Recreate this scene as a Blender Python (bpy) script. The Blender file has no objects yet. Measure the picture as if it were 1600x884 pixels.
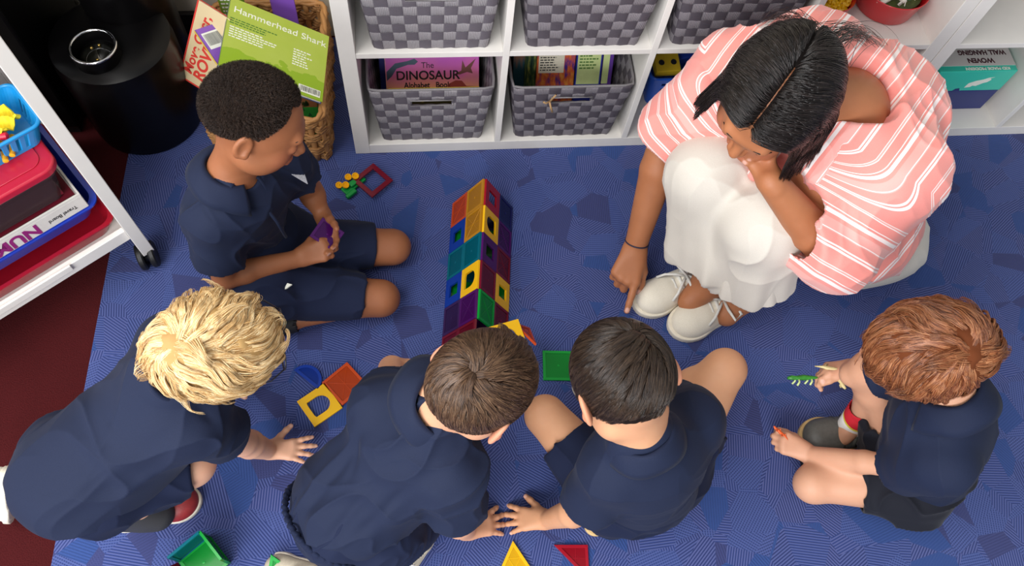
import bpy, bmesh, math, random
import numpy as np
from mathutils import Vector, Matrix, noise as mnoise
S = bpy.context.scene
COL = S.collection
# ------------------------------------------------------------------ camera
CR = np.array([[0.9929540589, -0.0894297295, 0.0777467706],
               [-0.0480681831, -0.9036605211, -0.4255433143],
               [0.1083129107, 0.4188078152, -0.9015921070]])   # rows: right, down, forward
CC = np.array([0.17267318, -1.23894995, 1.79207062])
CF = 1223.28
cam_d = bpy.data.cameras.new('camera'); cam_d.sensor_width = 36; cam_d.lens = CF / 1600 * 36
cam_d.clip_start = .05; cam_d.clip_end = 50
cam = bpy.data.objects.new('camera', cam_d); COL.objects.link(cam)
mw = Matrix.Identity(4)
for i in range(3):
    mw[i][0] = CR[0][i]; mw[i][1] = -CR[1][i]; mw[i][2] = -CR[2][i]; mw[i][3] = CC[i]
cam.matrix_world = mw
S.camera = cam
# ------------------------------------------------------------------ light
S.view_settings.view_transform = 'Standard'; S.view_settings.look = 'None'
S.view_settings.exposure = 0.0; S.view_settings.gamma = 1.0; S.view_settings.use_curve_mapping = False
wd = bpy.data.worlds.new('world'); S.world = wd; wd.use_nodes = True
wd.node_tree.nodes['Background'].inputs[0].default_value = (.90, .95, 1.0, 1)
wd.node_tree.nodes['Background'].inputs[1].default_value = .54
def area(name, loc, target, sx, sy, power, color):
    l = bpy.data.lights.new(name, 'AREA'); l.shape = 'RECTANGLE'; l.size = sx; l.size_y = sy
    l.energy = power; l.color = color
    o = bpy.data.objects.new(name, l); COL.objects.link(o); o.location = loc
    o.rotation_euler = (Vector(target) - Vector(loc)).to_track_quat('-Z', 'Y').to_euler()
    return o
area('window_light', (-1.3, -3.6, 2.2), (.2, -.3, .2), 3.0, 1.7, 190, (.97, .98, 1.0))
area('side_window_light', (-2.9, -1.2, 2.1), (.2, -.4, .2), 1.6, 1.4, 34, (.97, .98, 1.0))
area('ceiling_light', (-1.1, -.9, 2.75), (-.5, -.5, .1), 2.0, 1.2, 58, (1.0, .97, .93))
# ------------------------------------------------------------------ helpers: layout
def at(x, y, z=0.0):
    d = CR.T @ np.array([(x - 800) / CF, (y - 442) / CF, 1.]); t = (z - CC[2]) / d[2]
    return CC + t * d
def V(*a): return np.array(a, float)
def nz(v):
    v = np.asarray(v, float); return v / (np.linalg.norm(v) + 1e-12)
# ------------------------------------------------------------------ helpers: materials
def lin(c):
    return tuple((v / 255 / 12.92 if v / 255 <= .04045 else ((v / 255 + .055) / 1.055) ** 2.4) for v in c) + (1.0,)
class NT:
    def __init__(s, name):
        s.m = bpy.data.materials.new(name); s.m.use_nodes = True; s.t = s.m.node_tree; s.n = s.t.nodes
        s.b = s.n['Principled BSDF']
    def new(s, ty, **kw):
        n = s.n.new(ty)
        for k, v in kw.items(): setattr(n, k, v)
        return n
    def lk(s, a, b): s.t.links.new(a, b)
    def val(s, sock, v):
        if hasattr(v, 'is_output'): s.lk(v, sock)
        else: sock.default_value = v
    def M(s, op, a, b=0.0, c=0.0):
        n = s.new('ShaderNodeMath', operation=op); s.val(n.inputs[0], a); s.val(n.inputs[1], b)
        if len(n.inputs) > 2: s.val(n.inputs[2], c)
        return n.outputs[0]
    def mix(s, f, a, b, blend='MIX'):
        n = s.new('ShaderNodeMix', data_type='RGBA', blend_type=blend)
        s.val(n.inputs['Factor'], f); s.val(n.inputs[6], a); s.val(n.inputs[7], b); return n.outputs[2]
    def noise(s, vec, scale, detail=3, rough=.55, out=0):
        n = s.new('ShaderNodeTexNoise'); n.inputs['Scale'].default_value = scale
        n.inputs['Detail'].default_value = detail; n.inputs['Roughness'].default_value = rough
        if vec is not None: s.lk(vec, n.inputs['Vector'])
        return n.outputs[out]
    def ramp(s, f, stops, interp='LINEAR'):
        n = s.new('ShaderNodeValToRGB'); n.color_ramp.interpolation = interp; e = n.color_ramp.elements
        while len(e) < len(stops): e.new(.5)
        for k, (p, c) in enumerate(stops): e[k].position = p; e[k].color = c
        s.lk(f, n.inputs[0]); return n.outputs[0]
    def obj(s): return s.new('ShaderNodeTexCoord').outputs['Object']
    def uv(s, name='UVMap'):
        n = s.new('ShaderNodeUVMap'); n.uv_map = name; return n.outputs[0]
    def attr(s, name, out=2):
        n = s.new('ShaderNodeAttribute'); n.attribute_name = name; return n.outputs[out]
    def bump(s, h, strength=.4, dist=.002, nrm=None):
        n = s.new('ShaderNodeBump'); n.inputs['Strength'].default_value = strength; n.inputs['Distance'].default_value = dist
        s.lk(h, n.inputs['Height'])
        if nrm is not None: s.lk(nrm, n.inputs['Normal'])
        s.lk(n.outputs[0], s.b.inputs['Normal']); return n.outputs[0]
    def set(s, **kw):
        for k, v in kw.items(): s.val(s.b.inputs[k.replace('_', ' ')], v)
        return s
def mat(name, rgb, rough=.5, var=.06, scale=40, bump=0.0, bdist=.001, metal=0, spec=.5, coat=0, sheen=0):
    t = NT(name); o = t.obj(); nf = t.noise(o, scale)
    c = lin(rgb); d = tuple(max(0, v * (1 - var * 3)) for v in c[:3]) + (1,)
    l = tuple(min(1, v * (1 + var)) for v in c[:3]) + (1,)
    t.set(Base_Color=t.mix(nf, d, l), Roughness=rough, Metallic=metal)
    t.b.inputs['Specular IOR Level'].default_value = spec
    t.b.inputs['Coat Weight'].default_value = coat
    t.b.inputs['Sheen Weight'].default_value = sheen
    if bump: t.bump(t.noise(o, scale * 4), bump, bdist)
    return t.m
# ------------------------------------------------------------------ helpers: mesh
def link(name, me, m=None, parent=None, smooth=False):
    o = bpy.data.objects.new(name, me); COL.objects.link(o)
    if m is not None:
        for q in (m if isinstance(m, (list, tuple)) else [m]): me.materials.append(q)
    if parent is not None: o.parent = parent
    if smooth: me.polygons.foreach_set('use_smooth', [True] * len(me.polygons)); me.update()
    return o
def tag(o, label=None, cat=None, group=None, kind=None):
    for k, v in (('label', label), ('category', cat), ('group', group), ('kind', kind)):
        if v: o[k] = v
    return o
def thing(name, label, cat, loc=(0, 0, 0), rotz=0, group=None):
    o = bpy.data.objects.new(name, None); COL.objects.link(o); o.empty_display_size = .05
    o.location = loc; o.rotation_euler = (0, 0, rotz); return tag(o, label, cat, group)
class MB:
    """mesh builder: collects boxes, tubes, prisms in one mesh"""
    def __init__(s): s.v = []; s.f = []; s.mi = []; s.M = Matrix.Identity(4)
    def _a(s, vs, fs, mi=0):
        b = len(s.v); s.v += [tuple(s.M @ Vector(v)) for v in vs]; s.f += [tuple(b + i for i in f) for f in fs]; s.mi += [mi] * len(fs)
    def box(s, lo, hi, mi=0):
        x0, y0, z0 = lo; x1, y1, z1 = hi
        s._a([(x0, y0, z0), (x1, y0, z0), (x1, y1, z0), (x0, y1, z0), (x0, y0, z1), (x1, y0, z1), (x1, y1, z1), (x0, y1, z1)],
             [(0, 3, 2, 1), (4, 5, 6, 7), (0, 1, 5, 4), (1, 2, 6, 5), (2, 3, 7, 6), (3, 0, 4, 7)], mi); return s
    def tube(s, pts, r, n=10, mi=0, closed=False, taper=None):
        pts = [Vector(p) for p in pts]; N = len(pts); rings = []
        up = Vector((0, 0, 1)); prev = None
        for i, p in enumerate(pts):
            a = pts[(i - 1) % N] if (closed or i > 0) else p; b = pts[(i + 1) % N] if (closed or i < N - 1) else p
            t = (b - a).normalized()
            if prev is None:
                x = t.cross(up); 
                if x.length < 1e-3: x = t.cross(Vector((1, 0, 0)))
            else: x = prev - t * prev.dot(t)
            x.normalize(); prev = x; y = t.cross(x)
            rr = r * (taper[i] if taper else 1)
            rings.append([tuple(p + x * (rr * math.cos(2 * math.pi * k / n)) + y * (rr * math.sin(2 * math.pi * k / n))) for k in range(n)])
        vs = [v for rg in rings for v in rg]; fs = []
        for i in range(N if closed else N - 1):
            j = (i + 1) % N
            for k in range(n): fs.append((i * n + k, i * n + (k + 1) % n, j * n + (k + 1) % n, j * n + k))
        if not closed: fs += [tuple(range(n - 1, -1, -1)), tuple((N - 1) * n + k for k in range(n))]
        s._a(vs, fs, mi); return s
    def lathe(s, prof, n=32, mi=0, cx=0, cy=0, sx=1, sy=1, caps=True):
        vs = []; fs = []
        for r, z in prof:
            for k in range(n): a = 2 * math.pi * k / n; vs.append((cx + r * sx * math.cos(a), cy + r * sy * math.sin(a), z))
        for i in range(len(prof) - 1):
            for k in range(n): fs.append((i * n + k, i * n + (k + 1) % n, (i + 1) * n + (k + 1) % n, (i + 1) * n + k))
        if caps: fs += [tuple(range(n - 1, -1, -1)), tuple((len(prof) - 1) * n + k for k in range(n))]
        s._a(vs, fs, mi); return s
    def prism(s, poly, z0, z1, mi=0):
        n = len(poly); vs = [(x, y, z0) for x, y in poly] + [(x, y, z1) for x, y in poly]
        s._a(vs, [tuple(range(n - 1, -1, -1)), tuple(range(n, 2 * n))] + [(i, (i + 1) % n, n + (i + 1) % n, n + i) for i in range(n)], mi); return s
    def build(s, name, m=None, parent=None, smooth=False, bevel=0, seg=2, auto=None):
        me = bpy.data.meshes.new(name); me.from_pydata(s.v, [], s.f); me.polygons.foreach_set('material_index', s.mi); me.update()
        bm = bmesh.new(); bm.from_mesh(me); bmesh.ops.recalc_face_normals(bm, faces=bm.faces); bm.to_mesh(me); bm.free()
        o = link(name, me, m, parent, smooth or auto is not None)
        if auto is not None: me.set_sharp_from_angle(angle=math.radians(auto))
        if bevel:
            b = o.modifiers.new('bevel', 'BEVEL'); b.width = bevel; b.segments = seg; b.limit_method = 'ANGLE'; b.angle_limit = math.radians(40)
        return o
def frame_mat(o, x, y, z):
    m = Matrix.Identity(4)
    for i in range(3): m[i][0] = x[i]; m[i][1] = y[i]; m[i][2] = z[i]; m[i][3] = o[i]
    return m
def text_mesh(name, s, size, m, parent, M4, thick=.0003, align='CENTER', sx=1.0, bold=0.0):
    cu = bpy.data.curves.new(name, 'FONT'); cu.body = s; cu.size = size; cu.extrude = thick; cu.align_x = align; cu.align_y = 'CENTER'; cu.offset = bold
    t = bpy.data.objects.new(name, cu); COL.objects.link(t)
    dg = bpy.context.evaluated_depsgraph_get(); me = bpy.data.meshes.new_from_object(t.evaluated_get(dg))
    bpy.data.objects.remove(t); me.transform(M4 @ Matrix.Diagonal((sx, 1, 1, 1)))
    return link(name, me, m, parent)
# ================================================================== the setting
def rug_material():
    t = NT('rug_blue'); P = t.obj()
    wn = t.new('ShaderNodeTexNoise'); wn.inputs['Scale'].default_value = 3.0; t.lk(P, wn.inputs['Vector'])
    def vor(scale, off):
        mp = t.new('ShaderNodeMapping'); mp.inputs['Location'].default_value = off; t.lk(P, mp.inputs['Vector'])
        v = t.new('ShaderNodeTexVoronoi'); v.voronoi_dimensions = '2D'; v.inputs['Scale'].default_value = scale; v.inputs['Randomness'].default_value = 1.0
        t.lk(mp.outputs[0], v.inputs['Vector']); s = t.new('ShaderNodeSeparateColor'); t.lk(v.outputs['Color'], s.inputs[0]); return s.outputs
    a = vor(11.5, (0, 0, 0)); b = vor(9.5, (3.3, 1.7, 0))
    i1 = t.M('FRACT', t.M('MULTIPLY_ADD', a[0], 7.31, t.M('MULTIPLY', b[1], 5.17)))
    i2 = t.M('FRACT', t.M('MULTIPLY_ADD', a[1], 9.7, t.M('MULTIPLY', b[2], 6.1)))
    i3 = t.M('FRACT', t.M('MULTIPLY_ADD', a[2], 5.9, t.M('MULTIPLY', b[0], 8.3)))
    sp = t.new('ShaderNodeSeparateXYZ'); t.lk(P, sp.inputs[0])
    def lines(ang, per):
        s_ = t.M('ADD', t.M('MULTIPLY', sp.outputs[0], t.M('COSINE', ang)), t.M('MULTIPLY', sp.outputs[1], t.M('SINE', ang)))
        return t.M('SINE', t.M('MULTIPLY', s_, 2 * math.pi / per))
    ang = t.M('MULTIPLY', i1, 2 * math.pi)
    l1 = lines(ang, .0058); l2 = lines(t.M('ADD', ang, 1.5), .0052)
    st = t.new('ShaderNodeMapRange'); t.lk(l1, st.inputs[0]); st.inputs[1].default_value = -.65; st.inputs[2].default_value = .45
    st2 = t.new('ShaderNodeMapRange'); t.lk(l2, st2.inputs[0]); st2.inputs[1].default_value = -.2; st2.inputs[2].default_value = .8
    cross = t.M('LESS_THAN', i2, .24)
    ln = t.M('MAXIMUM', st.outputs[0], t.M('MULTIPLY', cross, t.M('MULTIPLY', st2.outputs[0], .8)))
    base = t.mix(t.M('FRACT', t.M('MULTIPLY', i1, 3.7)), lin((30, 41, 92)), lin((32, 52, 112)))
    lcol = t.mix(i2, lin((76, 92, 150)), lin((90, 97, 150)))
    c = t.mix(ln, base, lcol)
    solid = t.M('LESS_THAN', i3, .16)
    scol = t.mix(t.M('GREATER_THAN', i2, .5), lin((54, 58, 104)), lin((42, 70, 130)))
    c = t.mix(solid, c, scol)
    fz = t.noise(P, 900, 2)
    c = t.mix(.22, c, t.mix(fz, lin((36, 44, 88)), lin((90, 104, 156))), 'MIX')
    t.set(Base_Color=c, Roughness=.95); t.b.inputs['Specular IOR Level'].default_value = .15
    t.b.inputs['Sheen Weight'].default_value = .15
    h = t.M('ADD', t.M('MULTIPLY', ln, .6), fz); t.bump(h, .5, .002)
    return t.m
def carpet_material():
    t = NT('carpet_maroon'); P = t.obj(); f = t.noise(P, 350, 3); g = t.noise(P, 6, 2)
    t.set(Base_Color=t.mix(t.M('MULTIPLY_ADD', g, .3, t.M('MULTIPLY', f, .7)), lin((40, 9, 12)), lin((84, 26, 28))), Roughness=.95)
    t.b.inputs['Specular IOR Level'].default_value = .1; t.bump(f, .7, .003); return t.m
MAT_RUG = rug_material()
white = mat('white_laminate', (226, 222, 216), .42, .02, 30)
white_cool = mat('white_metal', (228, 224, 218), .35, .02, 20)
wallm = mat('wall_paint', (196, 186, 168), .8, .03, 10)
black_gloss = mat('black_gloss', (8, 7, 8), .32, .05, 20, spec=.22)
black_matt = mat('black_plastic', (16, 16, 17), .5, .05, 60, .2)
f = MB().box((-4, -4, -.056), (4, .46, -.006)).build('floor', carpet_material()); tag(f, kind='structure')
f = MB().box((-4, .42, -.006), (4, .50, 2.6)).build('wall_back', wallm); tag(f, kind='structure')
f = MB().box((-4, .405, -.006), (-.42, .42, .10)).build('baseboard_back', mat('baseboard_dark', (40, 34, 32), .5), bevel=.003); tag(f, kind='structure')
r = MB().prism([(-.566, .41), (-.591, .022), (-.632, -1.004), (-.673, -2.05), (3.3, -2.05), (3.3, .41)], -.0059, 0).build('rug', MAT_RUG, bevel=.002)
tag(r, 'large blue rug patterned with angular patches of fine stripes, under everyone', 'rug')
# ---- cube shelving
def cube_shelf(x0, label):
    root = thing('cube_shelf', label, 'shelf', (x0, 0, 0)); T = .038; t = .016; W = 1.465; D = .39; H = .0
    H = .773
    for (a, b) in ((0, T), (W - T, W)): MB().box((a, 0, .0005), (b, D, H)).build('side_panel', white, root, bevel=.0012)
    MB().box((T, .0005, .0005), (W - T, D, T)).build('base_panel', white, root, bevel=.0012)
    MB().box((T, .0005, H - T), (W - T, D, H)).build('top_panel', white, root, bevel=.0012)
    for k in range(1, 4):
        x = T + k * (.3354 + t) - t
        MB().box((x, .0005, T), (x + t, D - .002, H - T)).build('divider', white, root, bevel=.0008)
    for k in range(4):
        x = T + k * (.3354 + t)
        MB().box((x, .001, .3734), (x + .3354, D - .002, .3894)).build('shelf_board', white, root, bevel=.0008)
    return root
cube_shelf(0, 'white cube shelving unit holding grey woven bins, left of the two units')
cube_shelf(1.467, 'white cube shelving unit with mostly empty cells and the teal kit box, far right')
# ---- grey strap bins
def weave_mat(name, dark, light, ncol=1.0, rough=.7, rib=8.0, bump=.8):
    t = NT(name); uv = t.uv(); sp = t.new('ShaderNodeSeparateXYZ'); t.lk(uv, sp.inputs[0]); u, v = sp.outputs[0], sp.outputs[1]
    fu = t.M('FRACT', u); fv = t.M('FRACT', v)
    par = t.M('MODULO', t.M('ADD', t.M('FLOOR', u), t.M('FLOOR', v)), 2.0)
    ribs = t.M('SINE', t.M('MULTIPLY', u, rib * 2 * math.pi)); ribs2 = t.M('SINE', t.M('MULTIPLY', v, rib * 2 * math.pi))
    hu = t.M('SINE', t.M('MULTIPLY', fu, math.pi)); hv = t.M('SINE', t.M('MULTIPLY', fv, math.pi))
    A = t.M('ADD', t.M('MULTIPLY', t.M('POWER', hv, .4), 1.0), t.M('MULTIPLY', ribs, .12))
    B = t.M('ADD', t.M('MULTIPLY', t.M('POWER', hu, .4), .8), t.M('MULTIPLY', ribs2, .04))
    h = t.M('ADD', t.M('MULTIPLY', par, A), t.M('MULTIPLY', t.M('SUBTRACT', 1.0, par), B))
    nf = t.noise(uv, 9, 4)
    cl = t.mix(t.M('MULTIPLY_ADD', ribs, .3, .5), tuple(c * .72 for c in lin(light)[:3]) + (1,), lin(light))
    c = t.mix(par, lin(dark), cl); c = t.mix(t.M('MULTIPLY', nf, .45), c, tuple(x * .6 for x in lin(dark)[:3]) + (1,))
    t.set(Base_Color=c, Roughness=rough); t.b.inputs['Specular IOR Level'].default_value = .3
    t.bump(h, bump, .004); return t.m
gweave = weave_mat('grey_strap_weave', (98, 92, 100), (168, 163, 167))
gweave_d = weave_mat('charcoal_strap_weave', (82, 76, 84), (150, 144, 150))
rimm = mat('grey_rim_cord', (128, 124, 126), .6, .1, 200, .5)
def tapered_bin(name, label, loc, wb, db, wt, dt, h, m, rim_m, cat='basket', group=None, cols=10, rows=8, slot=True, th=.004, rim_r=.0035, floor_m=None):
    """open tapered box: outer and inner skins with a handle slot in the front"""
    root = thing(name, label, cat, loc, 0, group)
    me = bpy.data.meshes.new('body'); bm = bmesh.new(); uvl = bm.loops.layers.uv.new('UVMap')
    NU, NV = 24, 21
    def corner(s, t_, off):   # s around 0..4, t_ height 0..1
        w = (wb + (wt - wb) * t_) / 2 - off; d = (db + (dt - db) * t_) / 2 - off; r = .012
        k = int(s) % 4; q = s - int(s)
        c = [(-w, -d), (w, -d), (w, d), (-w, d)]
        a, b = c[k], c[(k + 1) % 4]
        x = a[0] + (b[0] - a[0]) * q; y = a[1] + (b[1] - a[1]) * q
        # rounded corners
        L = math.hypot(b[0] - a[0], b[1] - a[1]); e = min(q, 1 - q) * L
        if e < r:
            p = (1 - e / r) ** 2 * r * .35
            x -= math.copysign(p, x) if abs(abs(x) - w) < 1e-6 or True else 0; y -= math.copysign(p, y)
        return x, y
    def skin(off, flip):
        g = {}
        for k in range(4):
            for i in range(NU + 1):
                for j in range(NV + 1):
                    x, y = corner(k + min(i / NU, .99999), j / NV, off)
                    wob = .0012 * math.sin(i * 2.1 + j) 
                    g[k, i, j] = bm.verts.new((x, y + wob * (1 if k in (0, 2) else 0), max(j / NV * h, off if flip else 0)))
        for k in range(4):
            C = cols if k % 2 == 0 else max(4, int(round(cols * db / wb)))
            for i in range(NU):
                for j in range(NV):
                    if slot and k == 0 and 8 <= i < 16 and 15 <= j < 17: continue
                    q = [g[k, i, j], g[k, i + 1, j], g[k, i + 1, j + 1], g[k, i, j + 1]]
                    uvq = [(i / NU, j / NV), ((i + 1) / NU, j / NV), ((i + 1) / NU, (j + 1) / NV), (i / NU, (j + 1) / NV)]
                    if flip: q = q[::-1]; uvq = uvq[::-1]
                    fa = bm.faces.new(q); fa.smooth = True
                    for lp, (a, b) in zip(fa.loops, uvq): lp[uvl].uv = (a * C + k * 20, b * rows)
        return g
    g0 = skin(0, False); g1 = skin(th, True)
    def ringf(g): return [g[k, i, 0] for k in range(4) for i in range(NU)]
    for g, fl, z in ((g0, False, 0), (g1, True, th)):
        vs = [bm.verts.new((v.co.x, v.co.y, z)) for v in ringf(g)]
        fa = bm.faces.new(vs if fl else vs[::-1])
        for lp in fa.loops: lp[uvl].uv = (lp.vert.co.x * cols / wb, lp.vert.co.y * cols / wb)
    for k in range(4):
        for i in range(NU):
            bm.faces.new([g0[k, i, NV], g0[k, i + 1, NV], g1[k, i + 1, NV], g1[k, i, NV]])
    if slot:
        for i in range(8, 16):
            for j, s_ in ((15, 1), (17, -1)):
                q = [g0[0, i, j], g0[0, i + 1, j], g1[0, i + 1, j], g1[0, i, j]]; bm.faces.new(q if s_ > 0 else q[::-1])
        for i in (8, 16):
            for j in (15, 16): bm.faces.new([g0[0, i, j], g0[0, i, j + 1], g1[0, i, j + 1], g1[0, i, j]])
    bm.to_mesh(me); bm.free(); link('body', me, m, root)
    rp = []
    for k in range(4):
        for i in range(12):
            x, y = corner(k + i / 12, 1.0, th / 2); rp.append((x, y, h + .001))
    MB().tube(rp, rim_r, 6, closed=True).build('rim', rim_m, root, smooth=True)
    if slot:
        w = wt * .34 / 2; y = -(db + (dt - db) * .76) / 2
        MB().tube([(-w, y, h * .714), (w, y, h * .714), (w, y - .001, h * .81), (-w, y - .001, h * .81)], .002, 6, closed=True).build('handle_trim', rim_m, root, smooth=True)
    return root
GB = 'grey strap woven bins in the white cubes'
def gbin(xc, z, label, m): return tapered_bin('storage_basket', label, (xc, .182, z), .268, .335, .314, .352, .212, m, rimm, 'basket', GB)
gbin(.2075, .0385, 'grey checker-woven bin holding the pink dinosaur alphabet book', gweave)
gbin(.562, .0385, 'grey checker-woven bin in the bottom row with a paper tag tied at its handle slot', gweave_d)
gbin(.2095, .390, 'grey checker-woven bin in the upper row, directly above the dinosaur book bin', gweave)
gbin(.562, .390, 'grey checker-woven bin in the upper row, above the bin with the paper tag', gweave_d)
gbin(.908, .390, 'grey woven bin in the upper row beside the seated adult, third from the left', gweave_d)
# ================================================================== books and boxes
paper = mat('paper_pages', (226, 218, 196), .8, .08, 300, .3)
ink = mat('black_ink', (24, 20, 22), .6); ink_w = mat('white_ink', (236, 238, 226), .6); ink_r = mat('red_ink', (196, 46, 34), .6)
ink_g = mat('green_ink', (70, 120, 40), .6); ink_y = mat('yellow_ink', (238, 205, 60), .6)
def cover_mat(name, fn, rough=.32):
    t = NT(name); t.b.inputs['Roughness'].default_value = rough; t.b.inputs['Coat Weight'].default_value = .25
    uv = t.uv(); sp = t.new('ShaderNodeSeparateXYZ'); t.lk(uv, sp.inputs[0]); c = fn(t, sp.outputs[0], sp.outputs[1], uv); t.set(Base_Color=c); return t.m
def plain_cover(name, rgb): return mat(name, rgb, .35, .03, 12, coat=.2)
def book(label, M4, w, h, th, cover, spine=None, group=None, cat='book'):
    """local: x width, y height (front up +z); origin at centre of the back cover"""
    root = thing('book', label, cat, (0, 0, 0), 0, group); root.matrix_world = M4
    c = .0018
    MB().box((-w / 2 + c, -h / 2 + .002, c), (w / 2 - .003, h / 2 - .002, th - c)).build('pages', paper, root)
    b = MB(); b.box((-w / 2, -h / 2, 0), (w / 2, h / 2, c)); b.box((-w / 2, -h / 2, 0), (-w / 2 + c, h / 2, th)); b.build('back_cover', spine or cover, root, bevel=.0004)
    fc = MB().box((-w / 2, -h / 2, th - c), (w / 2, h / 2, th)).build('front_cover', cover, root)
    me = fc.data; ul = me.uv_layers.new(name='UVMap')
    for lp in me.loops: co = me.vertices[lp.vertex_index].co; ul.data[lp.index].uv = (co.x / w + .5, co.y / h + .5)
    return root, fc
def plane_frame(c, xdir, ydir):
    x = nz(xdir); z = nz(np.cross(x, ydir)); y = np.cross(z, x); return frame_mat(c, x, y, z)
def T4(x, y, z, r=0): return Matrix.Translation((x, y, z)) @ Matrix.Rotation(r, 4, 'Z')
def squig(name, m, parent, w, rows, x0, y0, z, lh, rnd, frac=(.6, 1)):
    """rows of fine print, too small to read"""
    b = MB()
    for i in range(rows):
        x = x0; xe = x0 + w * rnd.uniform(*frac)
        while x < xe:
            l = rnd.uniform(.004, .011); b.box((x, y0 - i * lh, z), (min(x + l, xe), y0 - i * lh + lh * .42, z + .0003)); x += l + .0022
    return b.build(name, m, parent)
def barcode(parent, x, y, w, h, z, rot=0):
    M0 = T4(x, y, z, rot); b = MB(); b.M = M0; b.box((-w / 2, -h / 2, 0), (w / 2, h / 2, .0003)); b.build('barcode_panel', ink_w, parent)
    b = MB(); b.M = M0; xx = -w / 2 + w * .06; rr = random.Random(4)
    while xx < w / 2 * .9:
        l = rr.choice([.0006, .0012, .0018]); b.box((xx, -h / 2 + h * .2, .0003), (xx + l, h / 2 - h * .1, .0005)); xx += l + rr.choice([.0008, .0014])
    b.build('barcode_bars', ink, parent)
# --- the water-hyacinth book basket
hy = weave_mat('hyacinth_weave', (150, 104, 58), (206, 160, 104), rib=3.0, bump=1.0)
def hyac_mat():
    t = NT('hyacinth_strands'); uv = t.uv(); sp = t.new('ShaderNodeSeparateXYZ'); t.lk(uv, sp.inputs[0]); u, v = sp.outputs[0], sp.outputs[1]
    st = t.new('ShaderNodeMapping'); st.inputs['Scale'].default_value = (1, 14, 1); t.lk(uv, st.inputs[0])
    f1 = t.noise(st.outputs[0], 2.2, 4, .65); f2 = t.noise(uv, 1.2, 2)
    c = t.ramp(f1, [(.25, lin((92, 52, 20))), (.45, lin((170, 116, 62))), (.62, lin((208, 162, 104))), (.8, lin((232, 200, 150)))])
    c = t.mix(t.M('MULTIPLY', f2, .5), c, lin((140, 88, 40)))
    t.set(Base_Color=c, Roughness=.6); t.bump(f1, .8, .004); return t.m
hym = hyac_mat()
def hyacinth_basket(x0, x1, y0, y1, h, label):
    cx, cy = (x0 + x1) / 2, (y0 + y1) / 2; W, D = (x1 - x0) / 2, (y1 - y0) / 2
    root = thing('wicker_basket', label, 'basket', (cx, cy, .0005))
    rnd = random.Random(5)
    me = bpy.data.meshes.new('woven_body'); bm = bmesh.new(); ul = bm.loops.layers.uv.new('UVMap')
    per = [(-W, -D), (W, -D), (W, D), (-W, D)]; step = .034; rows = 6; rh = h / rows
    def pt(s):   # perimeter length param
        L = [2 * W, 2 * D, 2 * W, 2 * D]; tot = sum(L); s %= tot; k = 0
        while s > L[k]: s -= L[k]; k += 1
        a, b = per[k], per[(k + 1) % 4]; q = s / L[k]; n = [(0, -1), (1, 0), (0, 1), (-1, 0)][k]
        r_ = .02; e = min(s, L[k] - s); x, y = a[0] + (b[0] - a[0]) * q, a[1] + (b[1] - a[1]) * q
        if e < r_:
            p = (1 - e / r_) ** 2 * r_ * .4; x -= math.copysign(p, x); y -= math.copysign(p, y)
        return x, y, n
    tot = 4 * (W + D); nc = int(round(tot / step)); nc += nc % 2
    # horizontal bands of flattened strands that pass over and under the uprights
    for j in range(rows):
        for sub in range(3):
            rad = rh / 6.2; zc = (j + (sub + .5) / 3) * rh; N = nc * 6; ring = []
            ph = rnd.random() * 6
            for i in range(N):
                s = i / N * tot; x, y, n = pt(s); w = math.sin(math.pi * (i / 6) + math.pi * j)
                o = .0065 * w + .0015 * math.sin(i * 1.7 + ph); zz = zc + .0018 * math.sin(i * .9 + ph)
                ring.append((x + n[0] * o, y + n[1] * o, zz, n, s))
            vr = []
            for (x, y, z, n, s) in ring:
                vr.append([bm.verts.new((x + n[0] * rad * math.cos(a) * .8, y + n[1] * rad * math.cos(a) * .8, z + rad * 1.15 * math.sin(a))) for a in [2 * math.pi * k / 6 for k in range(6)]])
            for i in range(N):
                for k in range(6):
                    q = [vr[i][k], vr[(i + 1) % N][k], vr[(i + 1) % N][(k + 1) % 6], vr[i][(k + 1) % 6]]; fa = bm.faces.new(q); fa.smooth = True
                    for lp, (a, b) in zip(fa.loops, ((i, k), (i + 1, k), (i + 1, k + 1), (i, k + 1))): lp[ul].uv = (a / 6 * .8 + j * 3.1 + sub, b / 6 * .5 + j)
    bm.normal_update(); bmesh.ops.recalc_face_normals(bm, faces=bm.faces); bm.to_mesh(me); bm.free(); link('woven_body', me, hym, root)
    b = MB()
    for i in range(nc):
        x, y, n = pt((i + .5) / nc * tot); b.tube([(x - n[0] * .001, y - n[1] * .001, z) for z in np.linspace(.002, h - .004, 8)], .008, 6)
    b.build('upright_strand', hym, root, smooth=True)
    MB().box((-W + .01, -D + .01, .002), (W - .01, D - .01, .010)).build('base', hym, root)
    b = MB(); ring = [pt(s)[:2] + (h,) for s in np.linspace(0, tot, 90)[:-1]]
    for q in range(2):
        b.tube([(x + .004 * math.cos(i * .9 + q * 3.1), y + .003 * math.sin(i * .9 + q * 3.1), z + .004 * math.sin(i * .9 + q * 3.1)) for i, (x, y, z) in enumerate(ring)], .0062, 7, closed=True)
    b.build('rim_braid', hym, root, smooth=True)
    return root
hyacinth_basket(-.352, -.066, -.014, .372, .172, 'tan water-hyacinth basket full of picture books, standing on the rug by the shelf')
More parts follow.
